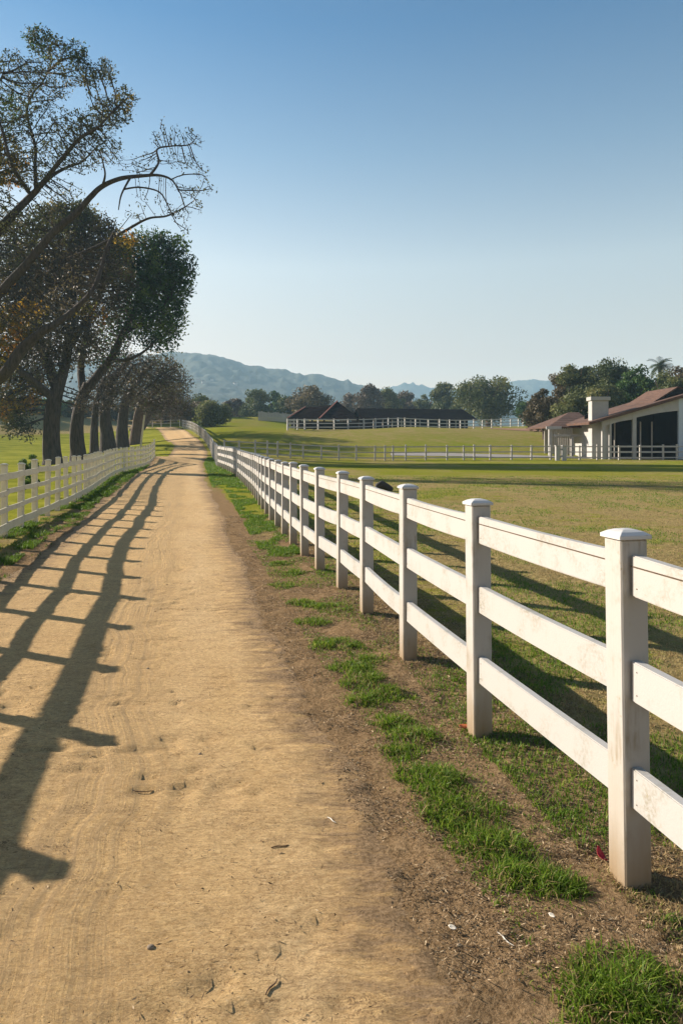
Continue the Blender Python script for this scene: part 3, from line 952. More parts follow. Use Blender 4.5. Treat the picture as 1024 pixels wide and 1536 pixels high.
    MB().box((wx0-.25, 5.42, we-.28), (wx0+1.3, 5.58, we+.02)).build('fascia', M['wall_white'], t)
    MB().box((wx0+.12, 5.75, -.1), (wx0+.46, 6.05, we-.17)).build('post', M['wall_white'], t, .01)
    MB().box((wx0+2.4, 5.75, -.1), (wx0+2.65, 6.0, we-.9)).build('post', M['wall_white'], t)
    MB().box((wx0+.56, 5.75, we-1.0), (wx1+.3, 5.95, we-.8)).build('lintel', M['wall_white'], t)
    for i in range(9):
        x = wx0 + .66 + i*.22
        MB().box((x, 5.78, 0), (x+.10, 5.83, we-.18)).build('slat', M['slat_grey'], t)
    MB().box((wx0+.6, 9.0, -.1), (wx1+.2, 9.15, we-.2)).build('back_wall', M['slat_grey'], t)
stable()

# small pale houses scattered on the hazy hillside
hill_h = [(288, 573), (297, 572), (305, 575), (318, 571), (353, 577)]
hp = None
dg = bpy.context.evaluated_depsgraph_get()
for (x, y) in hill_h:
    dd = 640.0; o_ = P(x, y, dd)
    org = Vector((0, 0, H)); dr = (o_ - org).normalized()
    ok, loc, nrm, ix, ob, mx = S.ray_cast(dg, org, dr)
    loc = loc if ok else P(x, y, 1000)
    if hp is None:
        hp = thing('house', loc, 'tiny pale house on the hazy hillside above the lane', 'house', 'pale houses on the hillside')
        MB().box((-2.6, -2.2, -2), (2.6, 2.2, 2.4)).build('wall', M['wall_white'], hp)
        MB().prism([(-3, -2.6, 2.4), (-3, 2.6, 2.4), (-3, 0, 3.6)], (6, 0, 0)).build('roof', M['shingle'], hp)
    else:
        c = hp.copy(); COL.objects.link(c); c.location = loc; c.rotation_euler = (0, 0, random.uniform(0, 2))
        for ch in list(hp.children):
            k = ch.copy(); COL.objects.link(k); k.parent = c

# ---------------------------------------------------------------- foliage builders
def leaf_quads(C, size, aspect=.45, droop=0.0, r=None):
    """rhombic folded leaves at the centres C (n,3); size (n,)"""
    r = r or rng
    n = len(C)
    a = r.normal(size=(n, 3)); a[:, 2] -= droop; a /= np.linalg.norm(a, axis=1)[:, None]
    b = r.normal(size=(n, 3)); b -= (b*a).sum(1)[:, None]*a; b /= np.linalg.norm(b, axis=1)[:, None]
    s = np.asarray(size).reshape(-1, 1)
    V = np.stack([C - a*s*.5, C + b*s*aspect*.5, C + a*s*.5, C - b*s*aspect*.5], 1).reshape(-1, 3)
    i = np.arange(n)*4
    Fa = np.stack([i, i+1, i+2, i+3], -1)
    return V, Fa

def leaf_object(name, C, size, tint, mat, parent, org, aspect=.5, droop=0.0):
    V, Fa = leaf_quads(C, size, aspect, droop)
    me = np_mesh(name, V - np.array(org)[None, :], Fa, {'tint': np.repeat(tint, 4)})
    return link_mesh(name, me, mat, parent)

def tube(pts, radii, sides, wob=0.0, seed=0):
    """smooth tube through points -> (V, quads)"""
    pts = np.asarray(pts, float); n = len(pts)
    T = np.gradient(pts, axis=0); T /= np.maximum(np.linalg.norm(T, axis=1), 1e-9)[:, None]
    up = np.array([0.3, 0.2, 1.0]) if abs(T[0, 2]) < .8 else np.array([1.0, .1, 0])
    V = []
    u = np.cross(T[0], up); u /= np.linalg.norm(u)
    for i in range(n):
        u = u - T[i]*np.dot(u, T[i]); u /= max(np.linalg.norm(u), 1e-9)
        v = np.cross(T[i], u)
        for k in range(sides):
            an = 2*PI*k/sides
            rr = radii[i]*(1 + wob*(math.sin(an*3+seed+i*.23)*.5 + math.sin(an*5+seed*2-i*.31)*.35 + (float(vnoise(k*1.7+seed, i*.6)) - .5)*.6))
            V.append(pts[i] + (u*math.cos(an)+v*math.sin(an))*rr)
    Fa = []
    for i in range(n-1):
        for k in range(sides):
            j = (k+1) % sides
            Fa.append((i*sides+k, i*sides+j, (i+1)*sides+j, (i+1)*sides+k))
    return np.array(V), np.array(Fa)

def smooth_line(pts, radii, sub=6):
    pts = [Vector(p) for p in pts]; out = []; rr = []
    for i in range(len(pts)-1):
        p0 = pts[max(i-1, 0)]; p1 = pts[i]; p2 = pts[i+1]; p3 = pts[min(i+2, len(pts)-1)]
        for k in range(sub):
            t = k/sub
            out.append(0.5*((2*p1)+(-p0+p2)*t+(2*p0-5*p1+4*p2-p3)*t*t+(-p0+3*p1-3*p2+p3)*t**3))
            rr.append(radii[i]*(1-t)+radii[i+1]*t)
    out.append(pts[-1]); rr.append(radii[-1])
    return np.array([tuple(p) for p in out]), np.array(rr)

def colonise(nodes, attractors, step, infl, kill, iters=110, jitter=.45):
    """space colonisation; nodes: (n,3) start points. Returns pts, parent"""
    pts = [np.array(p) for p in nodes]; par = [-1]*len(pts)
    A = np.asarray(attractors, float)
    NP = np.array(pts)
    d = np.sqrt(((A[:, None, :]-NP[None])**2).sum(-1))
    near = d.argmin(1); nd = d.min(1)
    alive = np.ones(len(A), bool)
    for it in range(iters):
        act = alive & (nd < infl)
        if not act.any():
            infl *= 1.35
            if infl > 30: break
            continue
        ids = np.unique(near[act]); new = []
        for i in ids:
            s = act & (near == i)
            v = A[s]-pts[i]; v /= np.maximum(np.linalg.norm(v, axis=1), 1e-6)[:, None]
            dirn = v.sum(0) + rng.normal(size=3)*jitter
            L = np.linalg.norm(dirn)
            if L < 1e-6: continue
            q = pts[i] + dirn/L*step
            new.append((q, i))
        if not new: break
        base = len(pts)
        for q, i in new:
            pts.append(q); par.append(int(i))
        Q = np.array([q for q, _ in new])
        dd = np.sqrt(((A[:, None, :]-Q[None])**2).sum(-1))
        m = dd.min(1); am = dd.argmin(1)
        better = m < nd
        near = np.where(better, base+am, near); nd = np.where(better, m, nd)
        alive &= nd > kill
        if not alive.any(): break
    return np.array(pts), np.array(par)

def grow_tree(name, label, cat, origin, limbs, clusters, depth, bark, leafs, tip=.010, step=.3, infl=2.0, kill=.42, expo=2.4,
              group=None, dz=1.0, sides_big=14, spill=1.0, dens=2.2, lmul=1.0, limbw=1.0, K=1.4):
    """limbs: list of (points[(x,y,d)], radii).  clusters: (px, py, rx, ry, n, doff, leafkey, leaves per twig)
    leafs: dict key -> (material, size, tint range)"""
    o0 = Vector(origin); depth *= K; step *= K; infl *= K; kill *= K; tip *= K; limbw *= K
    t = thing(name, origin, label, cat, group)
    VV, FF, off = [], [], 0
    start = []
    for li, (pp, rr) in enumerate(limbs):
        rr = [q*limbw for q in rr]
        w = [P(p[0], p[1], p[2]*K) for p in pp]
        line, rad = smooth_line(w, rr, 6)
        V, Fa = tube(line, rad, sides_big if rr[0] > .15 else 8, .13 if rr[0] > .2 else .06, li*3.1)
        VV.append(V); FF.append(Fa+off); off += len(V)
        for q, r_ in zip(line, rad):
            if q[2] - origin[2] > (1.5 if rr[0] < .4 else 3.0)*K: start.append(q)
    A = []; key = []
    for ci, (x, y, rx, ry, n, doff, kf, lv) in enumerate(clusters):
        n = int(n*dens)
        c = np.array(P(x, y, depth+doff*K))
        m = rng.normal(size=(n, 3)); m /= np.linalg.norm(m, axis=1)[:, None]
        m *= (rng.random(n)**(1/2.6))[:, None]
        sc = depth/F
        m *= np.array([rx*sc, (rx+ry)*.5*sc*dz, ry*sc])
        A.append(c+m); key += [ci]*n
    A = np.concatenate(A); key = np.array(key)
    pts, par = colonise(start, A, step, infl, kill)
    n = len(pts); ns = len(start)
    nch = np.zeros(n, int); acc = np.zeros(n)
    for i in range(n-1, ns-1, -1):
        if nch[i] == 0: acc[i] = tip**expo
        if par[i] >= 0:
            nch[par[i]] += 1; acc[par[i]] += acc[i]
    rad = acc**(1/expo)
    rad = np.minimum(rad, .12*K)
    # tubes for every parent->child edge, in bulk by side count
    ch = np.arange(ns, n); pa = par[ns:]
    dirn = pts[ch]-pts[pa]; dirn /= np.maximum(np.linalg.norm(dirn, axis=1), 1e-9)[:, None]
    nd = np.zeros((n, 3)); nd[ch] = dirn
    seg = np.stack([ch, pa], 1)
    for lo, hi, sd in ((0, .022, 3), (.022, .06, 4), (.06, 9, 6)):
        sel = (rad[ch] >= lo) & (rad[ch] < hi)
        if not sel.any(): continue
        c_ = ch[sel]; p_ = pa[sel]
        def ring(ix, r_, dd):
            ref = np.where(np.abs(dd[:, 2:3]) < .9, np.array([[0, 0, 1.0]]), np.array([[1.0, 0, 0]]))
            u = np.cross(dd, ref); u /= np.maximum(np.linalg.norm(u, axis=1), 1e-9)[:, None]
            v = np.cross(dd, u)
            an = np.arange(sd)*2*PI/sd
            return pts[ix][:, None, :] + (u[:, None, :]*np.cos(an)[None, :, None] + v[:, None, :]*np.sin(an)[None, :, None])*r_[:, None, None]
        dpar = np.where(p_[:, None] >= ns, nd[p_], nd[c_])
        rp = np.where(p_ >= ns, np.minimum(rad[p_], rad[c_]*1.6), rad[c_]*1.15)
        R0 = ring(p_, rp, dpar); R1 = ring(c_, rad[c_], nd[c_])
        V = np.concatenate([R0, R1], 1).reshape(-1, 3)
        b = (np.arange(len(c_))*2*sd)[:, None]
        for k in range(sd):
            j = (k+1) % sd
            FF.append(np.concatenate([b+k, b+j, b+sd+j, b+sd+k], 1)+off)
        VV.append(V); off += len(V)
    V = np.concatenate(VV); Fa = np.concatenate(FF)
    me = np_mesh('trunk', V-np.array(origin)[None], Fa, None, True)
    link_mesh('trunk', me, bark, t)
    # leaves on the thin outer nodes
    tw = np.where((rad[ns:] < tip*3.2))[0]+ns
    TP = pts[tw]
    d = None
    nearest = np.zeros(len(TP), int)
    for s in range(0, len(TP), 1500):
        dd = ((TP[s:s+1500, None, :]-A[None])**2).sum(-1)
        nearest[s:s+1500] = key[dd.argmin(1)]
    tipness = nch[tw] == 0
    bykey = {}
    for ci, (x, y, rx, ry, n_, doff, kf, lv) in enumerate(clusters):
        idx = tw[nearest == ci]
        if len(idx) == 0 or lv <= 0: continue
        cnt = rng.poisson(lv*lmul*np.where(nch[idx] == 0, 1.6, .8))
        rep = np.repeat(idx, cnt)
        if len(rep) == 0: continue
        ks = kf.split('+')
        for kk in ks:
            sub = rep if len(ks) == 1 else rep[rng.random(len(rep)) < 1/len(ks)]
            bykey.setdefault(kk, []).append(sub)
    for kk, lst in bykey.items():
        rep = np.concatenate(lst)
        mat, size, t0, t1 = leafs[kk]
        size = size*K
        C = pts[rep] + rng.normal(size=(len(rep), 3))*step*.45*spill
        cl = fbm(C[:, 0]*.7+C[:, 1]*.5, C[:, 2]*.7, 5, 2)  # clump noise: puts lit and dull clumps of foliage into the leaf tint
        tint = np.clip(t0 + (t1-t0)*((cl-.5)*1.8+.35 + rng.random(len(rep))*.4 - .15), 0, 1)
        leaf_object('crown', C, size*(.6+.8*rng.random(len(rep))), tint, mat, t, origin, .5, .3)
    return t

# ---------------------------------------------------------------- foreground tree (trunk off to the left of the frame)
bx, by = GX(-118, 42), 42.0
org = (bx, by, gz(bx, by))
T1 = 'tall sparse olive-leaved tree leaning in from the left, its bare limbs arching over the others'
limbs = [
    ([(-118, 712, 30), (-112, 640, 30), (-95, 560, 30), (-70, 480, 30.3), (-40, 400, 30.2), (0, 345, 30), (22, 320, 30), (55, 286, 30)], [.62, .50, .44, .40, .34, .30, .26, .20]),
    ([(55, 286, 30), (53, 250, 30), (53, 219, 30.5), (41, 170, 30.8), (50, 140, 31), (65, 122, 31), (80, 90, 31)], [.16, .12, .11, .085, .07, .06, .03]),
    ([(55, 286, 30), (92, 240, 29.5), (120, 208, 29), (147, 191, 29), (171, 166, 29)], [.18, .14, .11, .08, .04]),
    ([(55, 286, 30), (79, 263, 31), (103, 250, 31.5), (124, 242, 31.5), (150, 215, 32)], [.17, .13, .10, .07, .035]),
    ([(45, 290, 30), (20, 250, 29), (5, 200, 29), (-8, 150, 29), (5, 110, 29)], [.14, .11, .09, .06, .035]),
    ([(-95, 560, 30), (-50, 510, 29), (0, 440, 28.5), (36, 401, 28.5), (79, 351, 28.5), (113, 322, 28.5), (137, 294, 28.5), (154, 279, 28.5), (181, 268, 28.5), (212, 264, 28.7), (239, 263, 29), (258, 270, 29), (268, 286, 29)],
     [.36, .32, .28, .26, .24, .21, .18, .16, .14, .11, .085, .06, .03]),
    ([(154, 279, 28.5), (158, 262, 28), (155, 245, 28), (150, 225, 27.6)], [.09, .06, .045, .03]),
    ([(225, 263, 29), (238, 244, 29.3), (236, 224, 29.5), (258, 219, 29.7), (284, 217, 30), (296, 204, 30)], [.09, .075, .06, .05, .04, .02]),
    ([(196, 266, 28.5), (186, 284, 28), (181, 297, 28), (178, 315, 28)], [.08, .06, .05, .03]),
    ([(186, 284, 28), (210, 281, 28), (239, 288, 28.2), (252, 308, 28.4), (262, 330, 28.4), (272, 344, 28.4)], [.06, .055, .05, .04, .03, .015]),
    ([(100, 390, 31), (150, 368, 31), (190, 345, 31), (222, 328, 31), (250, 324, 31), (275, 312, 31), (292, 300, 31)], [.15, .13, .10, .08, .065, .045, .02]),
    ([(-118, 640, 30), (-60, 600, 29), (0, 566, 28), (34, 523, 28), (60, 500, 28), (84, 486, 28), (110, 466, 28.3), (137, 438, 28.5), (150, 409, 29), (161, 371, 29.5), (171, 348, 30)],
     [.46, .42, .38, .34, .27, .22, .18, .15, .13, .10, .06]),
]
CL = [
    (60, 62, 24, 18, 80, 0, 'o+o2', 8), (88, 74, 20, 16, 50, 0, 'o', 5), (115, 82, 18, 22, 90, 0, 'o+o2', 8), (100, 108, 40, 24, 90, 0, 'o', 3),
    (135, 112, 18, 18, 70, 0, 'o', 7), (160, 107, 13, 20, 65, 0, 'o', 8), (188, 148, 17, 18, 90, 0, 'o+a', 7), (165, 168, 34, 22, 150, 0, 'o', 7),
    (132, 190, 36, 24, 130, 0, 'o', 6), (60, 125, 45, 38, 170, 0, 'o', 3), (25, 110, 28, 38, 90, 0, 'o', 3), (10, 175, 32, 45, 140, 0, 'o+o2', 6),
    (70, 200, 55, 45, 210, 0, 'o', 2), (5, 245, 34, 40, 160, 0, 'o+a', 9), (40, 255, 40, 30, 110, 0, 'o', 4), (110, 230, 45, 30, 130, 0, 'o', 2.5), (150, 222, 36, 26, 110, 0, 'o', 2.5),
    (205, 250, 13, 14, 37, 0, 'o', 1.2), (222, 238, 12, 12, 31, 0, 'o', 1.2), (234, 207, 9, 16, 31, 0, 'o', 1.2), (243, 190, 6, 14, 21, 0, 'o', 1.2), (250, 205, 8, 14, 25, 0, 'o', 1.2), (262, 203, 10, 16, 33, 0, 'o', 1.2), (275, 205, 8, 12, 23, 0, 'o', 1.2), (283, 200, 10, 12, 27, 0, 'o', 1.2), (298, 212, 10, 12, 27, 0, 'o', 1.2), (262, 238, 16, 14, 43, 0, 'o', 1.2), (285, 243, 18, 14, 48, 0, 'o', 1.2), (304, 262, 12, 14, 34, 0, 'o', 1.2), (313, 284, 9, 12, 25, 0, 'o', 1.2), (290, 288, 14, 12, 34, 0, 'o', 1.2), (268, 282, 12, 12, 31, 0, 'o', 1.2), (256, 316, 13, 10, 28, 0, 'o', 1.2), (278, 322, 13, 12, 32, 0, 'o', 1.2), (297, 310, 9, 12, 25, 0, 'o', 1.2), (240, 300, 12, 8, 23, 0, 'o', 1.2), (215, 298, 12, 9, 25, 0, 'o', 1.2), (178, 240, 10, 18, 36, 0, 'o', 1.2), (160, 232, 12, 12, 31, 0, 'o', 1.2), (200, 322, 16, 8, 28, 0, 'o', 1.2), (280, 345, 9, 10, 22, 0, 'o', 1.2),
    (15, 495, 34, 34, 150, -1, 'a+o+b', 8), (45, 466, 28, 18, 45, -1, 'a+b', 5), (5, 540, 24, 24, 80, -1, 'o+a', 6), (0, 320, 30, 40, 120, 0, 'o', 3), (-40, 300, 40, 80, 150, 0, 'o', 4),
    (95, 290, 30, 25, 50, 1, 'o', 1.5), (130, 462, 16, 14, 22, .5, 'a+b', 6), (192, 362, 15, 13, 22, .5, 'a+o', 6), (60, 340, 60, 26, 120, 0, 'o', 2), (100, 420, 60, 60, 200, 0, 'b', 1.0),
]
LF = {'o': (M['lf_olive'], .115, 0, .75), 'o2': (M['lf_dark'], .115, .1, .9), 'a': (M['lf_autumn'], .14, 0, 1), 'b': (M['lf_brown'], .12, 0, .8)}
grow_tree('tree', T1, 'tree', org, limbs, CL, 29.7, M['bark_grey'], LF, .0100, .15, 1.1, .165, dens=4.4, lmul=.72, spill=1.3, limbw=.62)

# ---------------------------------------------------------------- the row of big trees behind the left fence
def base(px, d):
    x = GX(px, d); return (x, d, gz(x, d))
def by_(px, d):
    return HY + (H - gz(GX(px, d), d))*F/d
LF2 = {'b': (M['lf_brown'], .20, 0, .9), 'g': (M['lf_dark'], .22, 0, 1), 'm': (M['lf_olive'], .19, 0, .9), 'a': (M['lf_autumn'], .20, 0, 1), 'r': (M['lf_greybr'], .17, 0, .9)}

b = base(82, 63); y0 = by_(82, 63)
limbs = [
    ([(82, y0+4, 45), (80, 690, 45), (78, 650, 45), (80, 610, 45), (88, 575, 45)], [1.05, .72, .62, .60, .44]),
    ([(88, 585, 45), (70, 540, 45), (52, 490, 45), (45, 440, 45), (30, 390, 45), (20, 350, 44)], [.46, .40, .34, .26, .18, .08]),
    ([(86, 590, 45), (100, 540, 45), (108, 480, 45), (112, 420, 45), (118, 370, 45), (125, 335, 45)], [.44, .36, .30, .24, .16, .07]),
    ([(84, 600, 45), (60, 580, 44), (35, 560, 43), (10, 545, 43), (-15, 520, 43)], [.34, .30, .24, .18, .1]),
    ([(104, 520, 45), (130, 480, 44), (150, 440, 43.5), (160, 400, 43), (165, 365, 43)], [.28, .24, .2, .15, .07]),
    ([(112, 430, 45), (90, 390, 46), (75, 360, 46), (60, 340, 46)], [.2, .16, .12, .05]),
]
CL = [(60, 385, 75, 50, 520, 0, 'b+m', 2.6), (120, 352, 62, 34, 380, 0, 'm+b', 4.0), (100, 322, 50, 16, 150, 0, 'm', 8), (100, 430, 80, 55, 520, 0, 'b+r', 2.4), (35, 450, 55, 50, 350, 0, 'b', 3),
      (150, 430, 40, 55, 260, 0, 'r+b', 1.6), (50, 540, 60, 42, 380, 0, 'b+r+m', 3.5), (105, 515, 50, 36, 260, 0, 'b+r', 3), (10, 590, 55, 40, 260, 0, 'b+m+a', 4), (30, 640, 26, 20, 60, -1, 'm', 4),
      (145, 400, 30, 30, 120, 0, 'm', 3), (190, 370, 15, 14, 34, -1, 'a+m', 6), (140, 470, 20, 14, 34, -1.5, 'a+b', 5), (60, 340, 50, 22, 140, 0, 'm', 3), (125, 600, 24, 20, 60, 0, 'r', 2), (60, 420, 60, 60, 300, 3, 'b+m', 3), (0, 400, 50, 70, 260, 0, 'b+m', 3), (130, 395, 50, 40, 240, -2, 'r+b', 2), (80, 490, 70, 40, 300, -2, 'b+r', 2.2), (175, 420, 30, 40, 160, 1, 'm+b', 3)]
grow_tree('tree', 'broad brown-leaved tree with the thickest forked trunk, nearest of the row behind the left fence', 'tree', b, limbs, CL, 45, M['bark_dark'], LF2, .017, .27, 1.8, .27, dens=3.6, lmul=1.9, spill=1.8, limbw=.82, group='row of trees behind the left fence')

b = base(117, 68.6); y0 = by_(117, 68.6)
limbs = [
    ([(119, y0+4, 49), (118, 680, 49), (116, 640, 49), (121, 605, 49), (132, 575, 49)], [.85, .62, .52, .46, .36]),
    ([(130, 585, 49), (150, 560, 49), (168, 535, 49), (182, 505, 49), (200, 470, 49), (215, 430, 49), (225, 395, 49)], [.40, .36, .32, .28, .22, .15, .07]),
    ([(125, 590, 49), (122, 550, 50), (130, 500, 51), (145, 450, 52), (165, 410, 52)], [.34, .28, .22, .15, .07]),
    ([(185, 500, 49), (212, 485, 49), (240, 465, 49), (258, 440, 49)], [.2, .16, .12, .06]),
    ([(165, 540, 49), (190, 540, 48), (215, 528, 48), (235, 510, 48)], [.16, .13, .10, .05]),
]
CL = [(205, 385, 34, 26, 240, 0, 'g', 12), (240, 385, 34, 30, 300, 0, 'g', 13), (262, 420, 26, 34, 260, 0, 'g', 13), (235, 425, 46, 40, 460, 0, 'g', 12), (215, 465, 44, 36, 380, 0, 'g', 11),
      (250, 470, 30, 30, 260, 0, 'g', 11), (235, 500, 30, 22, 160, 0, 'g', 9), (250, 520, 22, 12, 40, 0, 'g', 5), (180, 400, 32, 40, 240, 0, 'g+m', 8), (185, 480, 34, 40, 220, 0, 'g+b', 7), (200, 366, 22, 16, 60, -1, 'a+m+g', 8),
      (160, 520, 40, 34, 160, 0, 'b+g', 5), (278, 405, 16, 24, 110, 0, 'g', 11), (266, 368, 18, 16, 90, 0, 'g', 10), (232, 358, 26, 12, 90, 0, 'g', 9), (258, 490, 20, 18, 90, 0, 'g', 9)]
grow_tree('tree', 'dense dark green tree bulging out over the lane behind the left fence', 'tree', b, limbs, CL, 49, M['bark_dark'], LF2, .017, .30, 2.0, .33, dens=1.9, lmul=1.2, spill=1.5, limbw=.85, group='row of trees behind the left fence')

small = [
    (142, 55, .30, [(142, 640), (146, 600), (158, 565)], [(150, 585, 30, 32), (165, 560, 30, 26)], 'slim leaning trunk with brown twiggy crown, third tree of the row', 'r+b', 1.9),
    (163, 58, .58, [(161, 650), (158, 615), (170, 570), (190, 545)], [(178, 575, 36, 34), (200, 548, 34, 22), (165, 600, 26, 22)], 'stout forked trunk with brown twiggy crown, fourth tree of the row', 'r+b', 2.2),
    (184, 62, .50, [(184, 640), (190, 600), (205, 575), (225, 550)], [(215, 556, 40, 28), (243, 562, 34, 32), (200, 592, 30, 24)], 'brown-crowned row tree whose branches reach furthest toward the lane', 'b+r+m', 3.0),
    (203, 67, .52, [(206, 640), (212, 610), (228, 592), (245, 578)], [(248, 572, 34, 36), (266, 580, 26, 34), (230, 600, 34, 22), (274, 606, 18, 20)], 'thick grey-trunked tree at the far end of the row beside the left fence', 'b+r+m', 3.2),
    (196, 80, .35, [(212, 645), (225, 620), (240, 600)], [(235, 600, 40, 26), (262, 606, 26, 22), (212, 604, 30, 22)], 'hazier brown tree behind the end of the row, over the bend of the lane', 'b+r', 4.0),
]
for px, d, r0, way, cls, lab, kf, lv in small:
    b = base(px, d*1.4); y0 = by_(px, d*1.4)
    pts = [(px, y0+3, d)] + [(x, y, d) for x, y in way]
    rr = [r0*1.35] + [r0*.9*(1-.85*k/(len(way))) for k in range(len(way))]
    limbs = [(pts, rr)]
    x1, y1 = way[1]
    for q, (cx_, cy_, rx_, ry_) in enumerate(cls):
        mx_, my_ = (x1+cx_)/2 + random.uniform(-4, 4), (y1+cy_)/2 + random.uniform(-3, 6)
        dd = d + random.uniform(-2, 2)
        limbs.append(([(x1, y1, d), (mx_, my_, (d+dd)/2), (cx_, cy_, dd)], [r0*.34, r0*.2, .04]))
    CL = [(a_, b_, c_, d_, int(c_*d_*.42), 0, kf, lv) for a_, b_, c_, d_ in cls]
    CL += [(cls[0][0], cls[0][1]+14, cls[0][2]*.9, cls[0][3]*.8, 130, 2.5, kf, lv*.8)]
    grow_tree('tree', lab, 'tree', b, limbs, CL, d, M['bark_dark' if d < 64 else 'bark_brown'], LF2, .020, .34, 2.4, .36, dens=2.0, lmul=1.5, spill=1.3, group='row of trees behind the left fence')

# ---------------------------------------------------------------- background trees: trunk, limbs, clumped crown
def clump_tree(name, label, cat, px, top, width, d, mat, n=3000, clumps=26, size=.5, group=None, squash=1.0, trunk=True, basey=None, ground=None, t0=0, t1=1, bark='bark_brown', low=.12):
    x = GX(px, d); zb = gz(x, d) if ground is None else ground
    o = thing(name, (x, d, zb), label, cat, group)
    zt = (P(px, top, d).z - zb)*1.06
    w = width/F*d*1.12
    n = int(n*2.2)
    r = np.random.default_rng(int(px*7+d*13))
    if trunk:
        VV, FF, off = [], [], 0
        line, rad = smooth_line([(0, 0, -.3), (r.normal()*.1, 0, zt*.2), (r.normal()*.3, r.normal()*.2, zt*.45)], [w*.045+.12, w*.035+.08, w*.02+.04], 4)
        V, Fa = tube(line, rad, 7, .1, px); VV.append(V); FF.append(Fa); off += len(V)
        for k in range(6):
            an = k*1.05 + r.random(); ze = zt*(.5+.35*r.random()); re = w*.32
            line, rad = smooth_line([(0, 0, zt*(.15+.05*k)), (math.cos(an)*re*.5, math.sin(an)*re*.5, ze*.75), (math.cos(an)*re, math.sin(an)*re, ze)], [w*.022+.05, w*.015+.03, .02], 3)
            V, Fa = tube(line, rad, 5, .05, k); VV.append(V); FF.append(Fa+off); off += len(V)
        link_mesh('trunk', np_mesh('trunk', np.concatenate(VV), np.concatenate(FF), None, True), M[bark], o)
    C = []; Tn = []
    for k in range(clumps):
        # clump centres over a domed volume
        v = r.normal(size=3); v /= np.linalg.norm(v)
        rr = r.random()**.4
        cz = zt*(low + (1-low)*.5) + v[2]*rr*zt*(1-low)*.40
        wf = math.sqrt(max(.15, 1-((cz/zt-.5)/.62)**2))
        c = np.array([v[0]*rr*w*.40*wf*1.05, v[1]*rr*w*.40*wf, cz])
        cr = w*(.10+.10*r.random()) if clumps > 8 else w*.25
        m = max(8, int(n/clumps))
        q = r.normal(size=(m, 3)); q /= np.linalg.norm(q, axis=1)[:, None]
        q *= (r.random(m)**.45)[:, None]
        q[:, 2] *= .75
        C.append(c + q*cr*1.15); Tn.append(np.full(m, r.random()))
    C = np.concatenate(C); Tn = np.concatenate(Tn)
    C = C[(C[:, 2] > -.1) & (C[:, 2] < zt*1.0)] if True else C
    Tn = Tn[:len(C)]
    tint = np.clip(t0 + (t1-t0)*(Tn*.6 + r.random(len(C))*.4), 0, 1)
    V, Fa = leaf_quads(C, size*(.6+.8*r.random(len(C))), .6, 0, r)
    me = np_mesh('crown', V, Fa, {'tint': np.repeat(tint, 4)})
    link_mesh('crown', me, M[mat], o)
    return o

FAR = 'trees along the foot of the hills'
bgt = [
    # px, top, width, d, mat, n, label
    (282, 602, 50, 138, 'lf_greybr', 2600, 'hazy brown tree just right of the top of the lane'),
    (318, 603, 58, 134, 'lf_light', 3600, 'rounded olive bush standing alone right of the lane fence'),
    (306, 592, 40, 160, 'lf_mid', 2500, 'darker pointed tree behind the rounded olive bush'),
    (352, 598, 36, 190, 'lf_greybr', 2000, 'small brownish tree in the gap between bush and tall grove'),
    (384, 586, 52, 185, 'lf_mid', 3200, 'wide green tree at the left of the far grove'),
    (412, 586, 30, 195, 'lf_dark', 2000, 'narrow dark tree rising inside the far grove'),
    (437, 594, 44, 180, 'lf_mid', 2400, 'mid green tree at the left shoulder of the domed tree'),
    (468, 581, 66, 175, 'lf_brown', 4600, 'large brown dome-shaped tree left behind the hip-roofed barn'),
    (522, 590, 40, 210, 'lf_greybr', 1600, 'thin bare-looking tree above the ridge of the hip-roofed barn'),
    (551, 578, 46, 200, 'lf_greybr', 2400, 'tall thin grey-brown tree between the two barns'),
    (583, 582, 44, 205, 'lf_light', 2200, 'pale sparse tree over the left end of the long black roof'),
    (612, 586, 42, 215, 'lf_greybr', 2000, 'grey twiggy tree over the middle of the long black roof'),
    (640, 592, 40, 205, 'lf_light', 2000, 'low pale green tree over the long black roof'),
    (666, 573, 44, 190, 'lf_mid', 2800, 'dark upright tree left of the big round oak'),
    (690, 596, 36, 180, 'lf_mid', 1600, 'small tree tucked against the left side of the big round oak'),
    (733, 561, 92, 150, 'lf_mid', 7500, 'big round oak behind the right end of the far fence'),
    (790, 600, 40, 160, 'lf_dark', 2000, 'dark low tree between the round oak and the brown thicket'),
]
for px, top, w, d, mat, n, lab in bgt:
    clump_tree('tree', lab, 'tree', px, top, w, d, mat, n, 22 + w//3, .36*d/100*.85, FAR, low=.05 if px != 551 else .2)
RT = 'trees behind the stable'
rtt = [
    (817, 583, 62, 92, 'lf_brown', 6000, 'reddish brown leafless thicket at the left of the stable trees'),
    (838, 556, 52, 98, 'lf_brown', 4200, 'tall brown-green tree rising behind the leafless thicket'),
    (866, 538, 60, 96, 'lf_mid', 6500, 'tall ragged green tree behind the low stable wing'),
    (856, 590, 60, 86, 'lf_light', 4500, 'light olive tree standing low behind the stable wing roof'),
    (915, 535, 78, 94, 'lf_mid', 8000, 'tallest broad green tree right behind the white chimney'),
    (905, 572, 64, 86, 'lf_light', 4500, 'light green tree just behind the white chimney'),
    (952, 546, 66, 88, 'lf_dark', 6000, 'dark green tree above the middle of the stable roof'),
    (985, 549, 60, 92, 'lf_light', 4200, 'yellowish green tree beneath the palm'),
    (1000, 556, 60, 84, 'lf_mid', 4500, 'mid green tree right below the palm above the stable roof'),
    (1024, 540, 60, 88, 'lf_brown', 4500, 'rusty brown tree at the right edge above the stable roof'),
    (1075, 545, 90, 90, 'lf_mid', 5000, 'green tree beyond the right edge above the stable'),
]
for px, top, w, d, mat, n, lab in rtt:
    clump_tree('tree', lab, 'tree', px, top, w, d, mat, n, 20 + w//2, .30, RT, low=.03)

